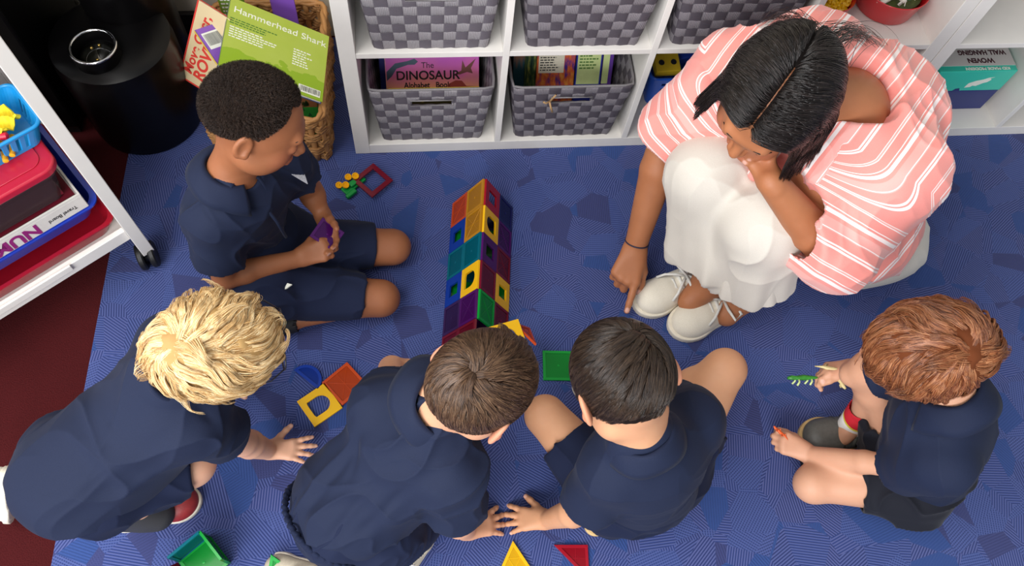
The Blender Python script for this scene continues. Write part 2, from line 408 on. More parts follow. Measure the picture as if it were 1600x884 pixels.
# --- books in it.  a frame from three pixels with heights
def quad_frame(p00, p10, p01):
    """lower-left, lower-right, upper-left corner -> frame, width, height"""
    x = p10 - p00; y = p01 - p00; c = p00 + x / 2 + y / 2
    return plane_frame(c, x, y), np.linalg.norm(x), np.linalg.norm(y - nz(x) * (y @ nz(x)))
def green_cover(t, u, v, uv):
    n = t.noise(uv, 4, 4); e = t.M('GREATER_THAN', t.M('ADD', t.M('MULTIPLY', n, .5), t.M('MULTIPLY', u, .03)), t.M('ADD', v, -.02))
    return t.mix(e, t.mix(n, lin((158, 178, 52)), lin((172, 188, 78))), lin((136, 168, 14)))
gcov = cover_mat('shark_book_cover', green_cover)
g10 = at(506, 160, .205); g11 = at(512, 56, .200); g01 = at(358, -6, .320); g00 = g10 + g01 - g11
Mg, gw, gh = quad_frame(g00, g10, g01)
def book_from(corners, th): # plane through corners, front at +z
    p00, p10, p01 = corners; M4, w, h = quad_frame(p00, p10, p01); return M4 @ Matrix.Translation((0, 0, -th)), w, h
M4, w, h = book_from((g00, g10, g01), .010)
bk, fc = book('green hardback picture book about a hammerhead shark, leaning face-up in the wicker basket', M4, w, h, .010, gcov, plain_cover('shark_spine', (40, 70, 120)))
text_mesh('title', 'Hammerhead Shark', h * .125, ink_w, bk, T4(.003, h * .345, .0102), sx=w / (h * .125) / 8.6, bold=.0)
rnd = random.Random(2)
squig('blurb_text', ink_g, bk, w * .46, 3, -w * .47, h * .20, .0101, h * .033, rnd)
squig('quote_text', ink_w, bk, w * .46, 5, -w * .46, h * .08, .0101, h * .034, rnd)
squig('series_text', ink_w, bk, w * .2, 7, w * .16, h * .10, .0101, h * .036, rnd)
barcode(bk, w * .36, -h * .41, w * .22, h * .1, .0101)
# tan rover book
M4, w, h = book_from((at(319, 144, .21), at(352, 12, .30), at(279, 118, .23)), .009)
rov = plain_cover('rover_cover', (200, 180, 140))
M4, w, h = book_from((at(279, 118, .160), at(279, 118, .160) + nz(at(319, 143, .150) - at(279, 118, .160)) * .092, at(310, 0, .332)), .009)
bk, fc = book('tan picture book with red lettering and red edge, leftmost in the wicker basket', M4, w, h, .009, rov, plain_cover('rover_spine', (200, 52, 44)))
text_mesh('title', 'Move Over,', h * .17, ink_r, bk, T4(-w * .20, h * .0, .0092, math.pi / 2 - .10), sx=.95, bold=.001)
text_mesh('title', 'ROVER!', h * .20, ink_r, bk, T4(w * .14, -h * .08, .0092, math.pi / 2 - .10), sx=.95, bold=.0014)
b = MB(); b.box((-w / 2, -h / 2, .009), (-w / 2 + .004, h / 2, .0095)); b.box((-w / 2, -h / 2, .009), (w / 2, -h / 2 + .004, .0095)); b.build('red_border', ink_r, bk)
# purple book
pur = plain_cover('purple_cover', (132, 84, 178))
M4, w, h = book_from((at(352, 118, .26), at(352, 118, .26) + nz(at(350, 32, .286) - at(304, 47, .310)) * .13, at(304, 47, .310)), .007)
bk, fc = book('purple paperback with a white barcode panel, between the tan and green books', M4, w, h, .007, pur, plain_cover('purple_spine', (226, 196, 60)))
barcode(bk, -w * .26, h * .22, w * .36, h * .34, .0071)
# more books standing behind in the basket
def upright(label, x0, x1, y, z0, h, th, rgb, lean=.25, group=None, rz=0):
    c = V((x0 + x1) / 2, y, z0); yd = V(0, math.sin(lean), math.cos(lean)); xd = V(math.cos(rz), math.sin(rz), 0)
    M4 = plane_frame(c + yd * h / 2, xd, yd); return book(label, M4, abs(x1 - x0), h, th, rgb if not isinstance(rgb, tuple) else plain_cover('cover_%d' % len(bpy.data.materials), rgb), group=group)
upright('purple book standing behind the green shark book', -.19, -.13, .29, .03, .24, .008, (118, 74, 170), .1)
bk, fc = upright('green and white spined book standing at the back of the wicker basket', -.305, -.245, .27, .03, .285, .012, (120, 160, 50), .02)
squig('spine_text', ink_w, bk, .045, 6, -.025, .13, .0122, .012, rnd)
bk, fc = upright('green jungle picture book at the front corner of the wicker basket', -.17, -.085, .045, .02, .135, .010, (38, 120, 44), .30)
b = MB(); rr = random.Random(3)
for k in range(26):
    x, y = rr.uniform(-.038, .03), rr.uniform(-.06, .05); b.prism([(x, y), (x + .012, y + .003), (x + .006, y + .014)], .0101, .0104)
b.build('leaf_print', mat('dark_leaf_print', (18, 72, 30), .5), bk)
b = MB(); b.box((-.042, .035, .0101), (.042, .064, .0104)); b.build('brown_print', mat('brown_print', (120, 72, 38), .5), bk)
# --- dinosaur book
def dino_cover(t, u, v, uv):
    n = t.noise(uv, 3, 2); return t.ramp(t.M('ADD', v, t.M('MULTIPLY', t.M('SUBTRACT', n, .5), .2)), [(.20, lin((244, 200, 120))), (.33, lin((240, 160, 132))), (.44, lin((228, 122, 172))), (.60, lin((196, 92, 190)))])
dz0 = at(600, 150, .225); dz1 = at(752, 149, .225)
p00 = V(.093, .060, .055); p10 = V(.335, .060, .055); up = V(0, .48, .875) * .30
M4, w, h = book_from((p00, p10, p00 + up), .012)
bk, fc = book('pink dinosaur alphabet book standing in the bottom left grey bin', M4, w, h, .012, cover_mat('dinosaur_cover', dino_cover))
DINO = (bk, w, h)
def dino_y(py):   # height on cover where the camera ray of that picture row meets the book plane
    d = CR.T @ np.array([(675 - 800) / CF, (py - 442) / CF, 1.]); n = np.array(M4.col[2][:3]); o = np.array(M4.col[3][:3]) + n * .012
    t_ = ((o - CC) @ n) / (d @ n); q = CC + d * t_ - o; return float(q @ np.array(M4.col[1][:3])), float(q @ np.array(M4.col[0][:3]))
y1, x1_ = dino_y(102); y2, _ = dino_y(118); y3, _ = dino_y(133)
text_mesh('title', 'The', .022, ink, bk, T4(-.012, y1, .0122), sx=.95)
text_mesh('title', 'DINOSAUR', .0335, ink, bk, T4(-.012, y2, .0122), sx=.98, bold=.0006)
text_mesh('title', 'Alphabet   Book', .0215, ink, bk, T4(-.014, y3, .0122), sx=.86, bold=.0005)
def blob_tube(name, m, parent, pts, r, taper): return MB().tube(pts, r, 8, taper=taper).build(name, m, parent, smooth=True)
dgrey = mat('longneck_print', (70, 92, 110), .5); drust = mat('rust_dinosaur_print', (158, 66, 56), .5); dbrown = mat('flying_reptile_print', (120, 70, 62), .5)
def print_poly(name, m, parent, pts, z=.0122): return MB().prism(pts, z, z + .0003).build(name, m, parent)
a = y2
print_poly('longneck_print', dgrey, bk, [(-.118, a - .012), (-.118, a + .012), (-.095, a + .034), (-.062, a + .040), (-.045, a + .046), (-.036, a + .038), (-.045, a + .030), (-.062, a + .030), (-.092, a + .020), (-.105, a + .0)])
print_poly('flying_reptile_print', dbrown, bk, [(.055, a + .002), (.075, a + .012), (.078, a + .040), (.086, a + .020), (.113, a + .044), (.100, a + .018), (.105, a + .004), (.090, a + .008), (.072, a + .002)])
print_poly('rust_dinosaur_print', drust, bk, [(.036, y3 - .014), (.040, y3 + .002), (.060, y3 + .012), (.076, y3 + .011), (.088, y3 - .004), (.118, y3 - .006), (.118, y3 - .04), (.036, y3 - .04)])
upright('dark blue book left of the pink dinosaur book in the grey bin', .078, .100, .10, .05, .29, .012, (40, 44, 110), .42)
bk, fc = upright('yellow picture book seen through the handle slot of the dinosaur bin', .10, .33, .035, .045, .155, .008, (222, 190, 50), .15)
print_poly('hill_print', mat('hill_print', (90, 80, 40), .5), bk, [(-.11, .02), (-.07, .05), (-.03, .035), (.02, .06), (.06, .03), (.1, .05), (.1, .02)], .0081)
# --- books in the second bin
def sunset(t, u, v, uv):
    n = t.noise(uv, 5, 4); return t.ramp(t.M('ADD', t.M('MULTIPLY', v, .7), t.M('MULTIPLY', n, .3)), [(.45, lin((44, 90, 100))), (.6, lin((180, 110, 60))), (.8, lin((96, 40, 30)))])
def busy(a, b_, c_): 
    def fn(t, u, v, uv): n = t.noise(uv, 7, 5); return t.ramp(n, [(.35, lin(a)), (.5, lin(b_)), (.65, lin(c_))])
    return fn
BG = 'picture books standing in the tagged grey bin'
L_ = .42
bk, fc = upright('dark sunset-coloured book at the left end of the tagged grey bin', .428, .462, .10, .05, .28, .006, cover_mat('sunset_cover', sunset), L_)
bk, fc = upright('dark green jungle book second from left in the tagged grey bin', .458, .51, .094, .05, .28, .006, cover_mat('jungle_cover', busy((20, 46, 40), (60, 84, 50), (150, 150, 70))), L_)
bk, fc = upright('orange and purple adventure book with a cream text panel in the tagged grey bin', .488, .590, .085, .05, .28, .008, cover_mat('adventure_cover', busy((60, 40, 130), (206, 92, 48), (226, 150, 66))), L_)
MB().box((-.046, -.02, .0081), (.022, .046, .0084)).build('text_panel', paper, bk); squig('panel_text', ink, bk, .055, 8, -.042, .036, .0085, .007, rnd)
MB().box((-.045, .072, .0081), (.05, .100, .0084)).build('title_panel', mat('rust_title_panel', (170, 70, 60), .5), bk)
bk, fc = upright('blue book with a pale green text page standing right of the orange one', .592, .662, .080, .05, .28, .008, (46, 54, 150), L_)
MB().box((-.031, -.05, .0081), (.031, .12, .0084)).build('text_panel', mat('pale_green_paper', (206, 220, 150), .6), bk); squig('panel_text', ink_g, bk, .05, 14, -.026, .105, .0085, .0085, rnd)
bk, fc = upright('purple-edged book at the right end of the row in the tagged grey bin', .664, .692, .080, .05, .28, .007, (98, 60, 150), L_)
MB().box((-.013, -.05, .0071), (.004, .12, .0074)).build('text_panel', mat('pale_green_paper', (206, 220, 150), .6), bk)
# paper tag tied to the slot
tg = thing('paper_tag', 'crumpled tan paper ribbon tied at the handle slot of a grey bin', 'tag', (.503, -.004, .21))
kraft = mat('kraft_ribbon', (176, 140, 96), .7)
MB().tube([(0, 0, .0), (.006, -.004, .018), (.012, -.006, .034), (.008, -.004, .022), (.002, -.002, .002)], .0022, 6).build('loop', kraft, tg, smooth=True)
MB().tube([(0, 0, .0), (.004, -.008, -.012), (.010, -.010, -.030)], .0028, 6).build('tail', kraft, tg, smooth=True)
MB().tube([(0, 0, .0), (-.010, -.004, -.002), (-.016, -.004, .004)], .0026, 6).build('tail', kraft, tg, smooth=True)
# --- kit box in the right unit
teal = plain_cover('teal_card', (52, 196, 172)); navyc = plain_cover('navy_card', (22, 38, 110)); greyc = plain_cover('pale_grey_card', (206, 202, 198))
x0, x1, y0, z0 = 1.59, 1.812, .012, .0385
kit = thing('craft_kit_box', 'teal, navy and pale grey craft kit box lying upside down in the right shelf cell', 'box', ((x0 + x1) / 2, .12, z0))
hw = (x1 - x0) / 2
D0 = -.052
kb = MB(); kb.box((-hw, D0, 0), (hw + .005, .10, .085)); kb.build('navy_base', navyc, kit, bevel=.002)
kb = MB(); kb.box((-hw - .001, D0 - .001, .0855), (hw + .006, .101, .168)); kb.build('teal_lid', teal, kit, bevel=.002)
kb = MB(); kb.box((-hw, D0 + .018, .1682), (hw + .005, .10, .1692)); kb.build('grey_panel', greyc, kit)
up_t = Matrix.Rotation(math.pi, 4, 'Z')
text_mesh('title', 'WOVEN', .022, mat('maroon_ink', (70, 30, 40), .6), kit, Matrix.Translation((.018, D0 + .036, .1693)) @ up_t, sx=.95, bold=.0009)
text_mesh('title', 'WALL HANGING', .022, bpy.data.materials['maroon_ink'], kit, Matrix.Translation((.030, D0 + .064, .1693)) @ up_t, sx=.84, bold=.0009)
text_mesh('brand_line', 'KID MADE MODERN', .0125, ink_w, kit, Matrix.Translation((.030, D0 + .0085, .1683)) @ up_t, sx=1.15, bold=.0004)
fr = Matrix(((1, 0, 0, 0), (0, 0, -1, 0), (0, 1, 0, 0), (0, 0, 0, 1)))
b = MB(); b.M = Matrix.Translation((0, D0 - .001, 0)) @ fr
b.prism([(.0, .100), (.015, .102), (.02, .108), (.03, .106), (.045, .118), (.055, .122), (.062, .132), (.055, .137), (.066, .142), (.05, .140), (.035, .132), (.02, .128), (.002, .118)], 0, .0004); b.build('torn_sticker', ink_w, kit)
b = MB(); b.M = Matrix.Translation((0, D0 - .0012, 0)) @ fr; b.prism([(-.03, .0845), (-.024, .095), (-.012, .098), (-.006, .0845)], 0, .0003); b.build('thumb_notch', navyc, kit)
# --- red bowls
redpl = mat('red_plastic', (214, 20, 34), .3, .03, 30, coat=.3); yel = mat('yellow_plastic', (250, 196, 20), .35, .05, 80)
def bowl(label, cx, cy, z, r, h, group=None, handles=True):
    root = thing('red_tub', label, 'tub', (cx, cy, z), 0, group)
    MB().lathe([(r * .80, 0), (r * .86, .004), (r * .97, h * .9), (r, h), (r * .985, h + .002), (r * .95, h * .97), (r * .80, .008), (.001, .006)], 40).build('body', redpl, root, auto=50)
    if handles:
        for s in (-1, 1):
            MB().tube([(s * r * .97, -.022, h * .95), (s * (r + .014), -.016, h * 1.12), (s * (r + .022), 0, h * 1.18), (s * (r + .014), .016, h * 1.12), (s * r * .97, .022, h * .95)], .005, 8).build('handle', redpl, root, smooth=True)
    return root
BZ = .3899
bowl('red plastic tub with handles full of small farm figures, on the upper shelf right', 1.345, .135, BZ, .086, .066)
bowl('small red tub heaped with tiny yellow pieces, left of the farm figure tub', 1.170, .118, BZ, .068, .060, handles=False)
rr = random.Random(11); n = MB()
for k in range(420):
    a = rr.random() * 6.28; q = .060 * math.sqrt(rr.random()); zz = BZ + .040 + .022 * (1 - (q / .062) ** 2) + rr.random() * .006
    n.M = Matrix.Translation((1.170 + q * math.cos(a), .118 + q * math.sin(a), zz)) @ Matrix.Rotation(rr.random() * 6, 4, 'Z') @ Matrix.Rotation(rr.random() * 6, 4, 'X'); n.box((-.004, -.0025, -.0025), (.004, .0025, .0025))
n.M = Matrix.Identity(4); n.lathe([(.056, BZ + .012), (.057, BZ + .046), (.02, BZ + .058), (.001, BZ + .060)], 20, cx=1.170, cy=.118)
tag(n.build('yellow_pieces', yel), 'heap of tiny yellow plastic pieces filling the small red tub', 'toy pieces', kind='stuff')
# farm figures
wht = mat('white_toy_plastic', (232, 226, 214), .4); grn = mat('green_toy_plastic', (36, 150, 60), .4); tealp = mat('sage_toy_plastic', (96, 160, 130), .4); brn = mat('brown_toy_plastic', (120, 70, 50), .4)
lime = mat('lime_toy_plastic', (170, 190, 50), .4)
FILLM = MB(); FILLM.lathe([(.07, BZ + .012), (.072, BZ + .052), (.001, BZ + .058)], 24, cx=1.345, cy=.135)
tag(FILLM.build('figure_pile', mat('mixed_figures', (90, 100, 50), .6, .3, 90, .6)), 'dark lower layer of jumbled farm figures in the red tub', 'toy pieces', kind='stuff')
def farm_animal(label, x, y, z, rz, m, tilt=0.0):
    r0 = thing('toy_animal', label, 'toy animal', (0, 0, 0), 0, 'farm figures in the red tub'); r0.matrix_world = Matrix.Translation((x, y, z)) @ Matrix.Rotation(rz, 4, 'Z') @ Matrix.Rotation(tilt, 4, 'X')
    b = MB(); b.tube([(-.018, 0, .014), (-.012, 0, .016), (.008, 0, .016), (.014, 0, .018)], .0075, 10, taper=[.6, 1, 1, .7]); b.tube([(.012, 0, .018), (.020, 0, .026), (.028, 0, .024)], .004, 8, taper=[1.2, 1, .7])
    b.tube([(-.018, 0, .016), (-.024, 0, .008)], .0012, 5)
    b.build('body', m, r0, smooth=True)
    for sx, sy in ((-.012, -.004), (-.012, .004), (.010, -.004), (.010, .004)): MB().tube([(sx, sy, .013), (sx, sy, 0)], .0024, 6).build('leg', m, r0, smooth=True)
for k, (x, y, rz, m, tl, lab) in enumerate([(1.268, .10, .5, wht, 1.2, 'white toy animal on its side at the left of the red tub'), (1.300, .085, 2.0, wht, .7, 'white toy animal at the near edge of the red tub'), (1.345, .115, .3, tealp, 1.4, 'large sage green toy piece on top in the red tub'),
        (1.365, .10, 4.0, wht, 1.0, 'white toy animal lying by the right handle of the red tub'), (1.275, .135, 1.1, lime, .4, 'lime toy piece at the left rim of the red tub'), (1.325, .15, 2.6, brn, .9, 'brown toy animal behind the others in the red tub'), (1.31, .115, 5.2, grn, .9, 'green toy piece in the middle of the red tub')]):
    farm_animal(lab, x + .03, y, BZ + .056, rz, m, tl)
# --- blue perforated crates with foam blocks
bluep = mat('blue_crate_plastic', (20, 84, 190), .35, .04, 30, coat=.15)
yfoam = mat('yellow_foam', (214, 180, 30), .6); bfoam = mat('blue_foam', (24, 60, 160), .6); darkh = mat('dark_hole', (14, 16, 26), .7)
def crate(name, label, loc, rz, w, d, h, m, group=None, hole=.012, taper=.88, nc=5, nr=4, rad=.02, rim=.004, slots=False, wl=None):
    """open box whose walls have real square holes"""
    root = thing(name, label, 'basket', loc, rz, group)
    def ring(t_, off, n=6):
        q = taper + (1 - taper) * t_; W = w / 2 * q - off; Dd = d / 2 * q - off; P = []
        for cx_, cy_, a0 in ((W - rad, Dd - rad, 0), (-W + rad, Dd - rad, 90), (-W + rad, -Dd + rad, 180), (W - rad, -Dd + rad, 270)):
            for k in range(n + 1): a = math.radians(a0 + 90 * k / n); P.append((cx_ + rad * math.cos(a), cy_ + rad * math.sin(a)))
        # densify straights
        out = []
        for i, p in enumerate(P):
            q2 = P[(i + 1) % len(P)]; L = ([w, d, w, d][i // (n + 1)] - 2 * rad) if i % (n + 1) == n else 0; out.append(p)
            if L > hole * 1.6:
                mcount = (int(L / hole) // 2) * 2 + 1
                for k in range(1, mcount): out.append((p[0] + (q2[0] - p[0]) * k / mcount, p[1] + (q2[1] - p[1]) * k / mcount, k))
        return out
    base = ring(1, 0); nn = len(base); strip = []
    for i in range(nn): strip.append(len(base[i]) == 3 and base[i][2] % 2 == 1)
    zs = [0]; rows = []; zz = h * .16; hh = (h * .66) / (nr * 2 - 1)
    for k in range(nr * 2 - 1): zs.append(zz); rows.append(len(zs) - 1) if k % 2 == 0 else None; zz += hh
    zs.append(zz); zs.append(h)
    bm = bmesh.new()
    def skin(off):
        g = []
        for z in zs:
            rg = ring(z / h, off); g.append([bm.verts.new((p[0], p[1], max(z, off))) for p in rg])
        return g
    A = skin(0); B = skin(.0028)
    solid = lambda j, i: not (strip[i] and j in rows)
    for j in range(len(zs) - 1):
        for i in range(nn):
            i2 = (i + 1) % nn
            if solid(j, i):
                bm.faces.new([A[j][i], A[j][i2], A[j + 1][i2], A[j + 1][i]]); bm.faces.new([B[j][i2], B[j][i], B[j + 1][i], B[j + 1][i2]])
            else:
                for a, b_ in (((j, i), (j, i2)), ((j, i2), (j + 1, i2)), ((j + 1, i2), (j + 1, i)), ((j + 1, i), (j, i))):
                    bm.faces.new([A[a[0]][a[1]], A[b_[0]][b_[1]], B[b_[0]][b_[1]], B[a[0]][a[1]]])
    bm.faces.new(A[0][::-1]); bm.faces.new(B[0])
    for i in range(nn): i2 = (i + 1) % nn; bm.faces.new([A[-1][i], A[-1][i2], B[-1][i2], B[-1][i]])
    me = bpy.data.meshes.new('body'); bm.to_mesh(me); bm.free(); link('body', me, m, root)
    MB().tube([(p[0], p[1], h) for p in ring(1, -.001)], rim, 8, closed=True).build('rim', m, root, smooth=True)
    return root
crate('plastic_crate', 'blue perforated plastic crate in the bottom cell beside the pink sleeve', (.915, .215, .0385), 0, .235, .235, .125, bluep)
crate('plastic_crate', 'blue perforated plastic crate stacked behind at the top of the bottom cell', (.95, .275, .172), 0, .20, .17, .11, bluep)
def foam_block(label, x, y, z, s, rz, m, tilt=0):
    r0 = thing('foam_block', label, 'block', (0, 0, 0), 0, 'foam blocks in the blue crate'); r0.matrix_world = Matrix.Translation((x, y, z)) @ Matrix.Rotation(rz, 4, 'Z') @ Matrix.Rotation(tilt, 4, 'X')
    MB().box((-s, -s * .8, -s * .4), (s, s * .8, s * .4)).build('block', m, r0, bevel=.002)
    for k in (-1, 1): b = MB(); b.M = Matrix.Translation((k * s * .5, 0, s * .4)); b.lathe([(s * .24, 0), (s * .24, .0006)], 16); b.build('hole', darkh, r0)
foam_block('yellow foam block with two round holes at the front of the blue crate', .845, .145, .165, .034, .05, yfoam, .2)
foam_block('blue foam block with round holes behind the yellow one', .91, .20, .155, .036, .3, bfoam, .1)
foam_block('yellow foam block at the right back of the blue crates', 1.0, .20, .19, .034, .2, yfoam, .2)
# ================================================================== black bin and cabinet (upper left)
cb = thing('black_cabinet', 'tall glossy black cabinet against the wall, upper left', 'cabinet', (-.82, .25, -.005))
MB().box((-.30, -.16, .03), (.11, .145, 1.15)).build('body', black_gloss, cb, bevel=.006)
MB().box((-.29, -.15, 0), (.10, .14, .03)).build('plinth', black_matt, cb)
MB().box((-.31, -.17, 1.15), (.12, .150, 1.17)).build('top', black_gloss, cb, bevel=.003)
MB().box((-.038, -.1635, .05), (-.034, -.16, 1.13)).build('door_gap', black_matt, cb)
bn = thing('black_bin', 'tall black rounded bin with a chrome-ringed round port, standing on the rug edge', 'bin', (-.548, .152, .0005))
MB().lathe([(.124, 0), (.138, .004), (.140, .02), (.142, .25), (.138, .285), (.12, .296), (.06, .30), (.001, .301)], 56).build('body', black_gloss, bn, auto=45)
MB().lathe([(.096, 0), (.100, .01), (.104, .80), (.098, .85), (.05, .87), (.001, .872)], 48, cx=.024, cy=.128).build('rear_column', black_gloss, bn, auto=45)
pc = at(145, 73, .33) - V(-.548, .152, 0)
b = MB(); b.lathe([(.045, .003), (.050, .01), (.053, .318), (.0535, .328), (.0465, .328), (.0455, .29), (.02, .282), (.001, .281)], 40, cx=pc[0], cy=pc[1]); b.build('port_column', black_gloss, bn, auto=45)
chrome = mat('chrome', (214, 214, 216), .08, .01, 10, metal=1)
MB().tube([(pc[0] + .050 * math.cos(a), pc[1] + .050 * math.sin(a), .330) for a in np.linspace(0, 2 * math.pi, 41)[:-1]], .0038, 10, closed=True).build('chrome_ring', chrome, bn, smooth=True)
g = NT('dark_glass'); g.set(Base_Color=lin((20, 20, 16)), Roughness=.04); g.b.inputs['Coat Weight'].default_value = 1
MB().lathe([(.0455, .300), (.03, .305), (.012, .312), (.001, .313)], 32, cx=pc[0], cy=pc[1]).build('lens', g.m, bn, smooth=True)
for k, (dx, dy) in enumerate(((-.012, .014), (.004, .022), (.006, -.022))):
    MB().lathe([(.004, .309), (.0035, .313), (.001, .314)], 12, cx=pc[0] + dx, cy=pc[1] + dy).build('brass_stud', mat('brass_stud', (190, 160, 90), .25, metal=1), bn, smooth=True)
# ================================================================== white rolling cart (left)
CU, CV_ = V(-.8, -.6, 0), V(-.6, .8, 0); CO = V(-.491, -.298, 0)
CM = frame_mat(CO, CU, -CV_, V(0, 0, 1))   # local x along the rail, local y towards the room, z up
def cm(u, v, z): return (u, -v, z)
cart = thing('rolling_cart', 'white metal rolling cart on black castors with trays, on the left', 'cart'); cart.matrix_world = CM
def cbox(name, u0, u1, v0, v1, z0, z1, m=white_cool, parent=cart, bevel=.0015):
    return MB().box((u0, -v1, z0), (u1, -v0, z1)).build(name, m, parent, bevel=bevel)
W_ = .80; DV = .40
cbox('post', -.012, .016, -.012, .016, .058, 1.05); cbox('post', -.012, .016, DV, DV + .028, .058, 1.05)
cbox('post', W_, W_ + .028, -.012, .016, .058, 1.05); cbox('post', W_, W_ + .028, DV, DV + .028, .058, 1.05)
cbox('front_rail', .016, W_, .000, .014, .130, .168); cbox('shelf_lip', .15, W_ - .15, -.006, .000, .152, .172)
cbox('rear_rail', .016, W_, DV + .004, DV + .020, .130, .168); cbox('rear_rail', .016, W_, DV - .02, DV + .0, .195, .222)
cbox('side_rail', -.008, .006, .016, DV, .130, .168); cbox('side_rail', W_ + .010, W_ + .024, .016, DV, .130, .168)
cbox('bottom_shelf', .006, W_ + .010, .014, DV + .004, .148, .153)
cbox('back_panel', .016, W_, DV + .006, DV + .012, .235, 1.02)
cbox('top_shelf', -.012, W_ + .028, DV * .35, DV + .028, .98, 1.0)
def castor(u, v):
    c = MB(); c.M = Matrix.Translation((u, -v, 0))
    r = .034; M0 = Matrix.Translation((u + .006, -v, r + .0008)) @ Matrix.Rotation(math.radians(70), 4, 'Z') @ Matrix.Rotation(math.pi / 2, 4, 'X')
    for s in (-1, 1):
        w = MB(); w.M = M0 @ Matrix.Translation((0, 0, s * .013)); w.lathe([(.006, -.0075), (r - .003, -.0075), (r, -.004), (r, .004), (r - .003, .0075), (.006, .0075)], 32); w.build('castor_wheel', black_matt, cart, auto=40)
    h = MB(); h.M = M0; h.lathe([(.004, -.021), (.012, -.021), (.014, -.016), (.014, .016), (.012, .021), (.004, .021)], 20); h.build('castor_hub', black_matt, cart, auto=40)
    f2 = MB(); f2.M = Matrix.Translation((u, -v, 0)); f2.lathe([(.006, .040), (.014, .046), (.014, .057), (.006, .060)], 20); f2.build('castor_stem', black_matt, cart, auto=40)
for u in (.002, W_ + .014):
    for v in (.002, DV + .014): castor(u, v)
# trays and boxes stacked on it
def tray(name, label, u0, u1, v0, v1, z0, z1, m, floor_m=None, rim=.006, rad=.03, taper=.94, cat='tray', th=.003):
    root = thing(name, label, cat); root.matrix_world = CM @ Matrix.Translation(((u0 + u1) / 2, -(v0 + v1) / 2, z0))
    w, d, h = (u1 - u0) / 2, (v1 - v0) / 2, z1 - z0
    def ring(q, off, z, n=7):
        W, Dd = w * q - off, d * q - off; out = []
        for sx, sy, a0 in ((1, 1, 0), (-1, 1, 90), (-1, -1, 180), (1, -1, 270)):
            for k in range(n + 1): a = math.radians(a0 + 90 * k / n); out.append((sx * (W - rad) + rad * math.cos(a), sy * (Dd - rad) + rad * math.sin(a), z))
        return out
    R_ = [ring(taper, 0, 0), ring(1, 0, h), ring(1, -rim, h), ring(1, -rim, h - .004), ring(1, -rim * .2, h - .005)]
    inn = [ring(1, th, h), ring(taper, th, th)]
    b = MB(); N = len(R_[0])
    def band(A, B): b._a(A + B, [(i, (i + 1) % N, N + (i + 1) % N, N + i) for i in range(N)])
    band(R_[0], R_[4]); band(R_[4], R_[3]); band(R_[3], R_[2]); band(R_[2], inn[0]); band(inn[0], inn[1]); b._a(R_[0], [tuple(range(N))]); b._a(inn[1], [tuple(range(N))])
    b.build('body', m, root, auto=40); return root
dred = mat('dark_red_plastic', (150, 16, 34), .3, .05, 30, coat=.3); dblue = mat('royal_blue_plastic', (30, 56, 170), .28, .05, 30, coat=.3); lidred = mat('red_lid_plastic', (178, 26, 52), .32, .05, 30, coat=.2)
tray('storage_tray', 'dark red plastic tray at the bottom of the cart stack', .016, .50, .020, .36, .154, .200, dred)
tray('storage_tray', 'royal blue plastic tray resting on the dark red tray', .024, .49, .046, .365, .203, .250, dblue, rim=.008)
gb = thing('game_box', 'flat white game box lettered NUMBERS in purple, on the blue tray', 'box'); gb.matrix_world = CM @ Matrix.Translation((.042, -.042, .2525))
MB().box((0, -.30, 0), (.40, 0, .044)).build('box_base', mat('white_card', (214, 210, 204), .6), gb, bevel=.0015)
MB().box((.008, -.292, .044), (.392, -.008, .0475)).build('lid_panel', mat('maroon_card', (88, 16, 30), .35, coat=.3), gb)
b = MB(); b.box((.0, -.004, .044), (.40, 0, .050)); b.box((0, -.30, .044), (.004, -.004, .050)); b.build('lid_rim', bpy.data.materials['white_card'], gb)
FX = Matrix(((-1, 0, 0, 0), (0, 0, 1, 0), (0, 1, 0, 0), (0, 0, 0, 1)))   # text on the face towards the room
purp = mat('purple_ink', (140, 30, 110), .5)
text_mesh('title', 'NUMBERS', .046, purp, gb, Matrix.Translation((.200, .0004, .022)) @ Matrix(((1, 0, 0, 0), (0, 0, 1, 0), (0, -1, 0, 0), (0, 0, 0, 1))), sx=.95, bold=.0016)
text_mesh('subtitle', 'Travel Board', .015, ink, gb, Matrix.Translation((.052, .0004, .020)) @ Matrix(((1, 0, 0, 0), (0, 0, 1, 0), (0, -1, 0, 0), (0, 0, 0, 1))), sx=.8)
def glassy(name, rgb, alpha, rough=.12):
    """coloured see-through plastic"""
    t = NT(name); t.set(Base_Color=lin(rgb), Roughness=rough); t.b.inputs['Coat Weight'].default_value = .06; t.b.inputs['Specular IOR Level'].default_value = .3
    tr = t.new('ShaderNodeBsdfTransparent'); tr.inputs[0].default_value = tuple(min(1, c ** .7) for c in lin(rgb)[:3]) + (1,)
    mx = t.new('ShaderNodeMixShader'); mx.inputs[0].default_value = alpha; t.lk(tr.outputs[0], mx.inputs[1]); t.lk(t.b.outputs[0], mx.inputs[2])
    t.lk(mx.outputs[0], t.n['Material Output'].inputs[0]); return t.m
clearp = glassy('clear_bin_plastic', (150, 120, 126), .14, .08)
cbn = tray('clear_bin', 'clear plastic bin of dark red pieces under the red lid', .052, .46, .048, .34, .3030, .392, clearp, rad=.02, cat='bin', th=.002)
rr = random.Random(8); b = MB(); b.box((.066, -.328, .306), (.446, -.060, .358))
for k in range(160):
    p = (rr.uniform(.075, .43), -rr.uniform(.075, .32), .352 + rr.random() * .012); b.M = Matrix.Translation(p) @ Matrix.Rotation(rr.random() * 6, 4, 'Z') @ Matrix.Rotation(rr.uniform(-.5, .5), 4, 'X'); b.box((-.018, -.006, -.003), (.018, .006, .003))
o = b.build('game_pieces', mat('dark_red_pieces', (112, 20, 40), .4, .25, 60), bevel=.001); o.matrix_world = CM; tag(o, 'dark red pieces filling the clear plastic bin', 'game pieces', kind='stuff')
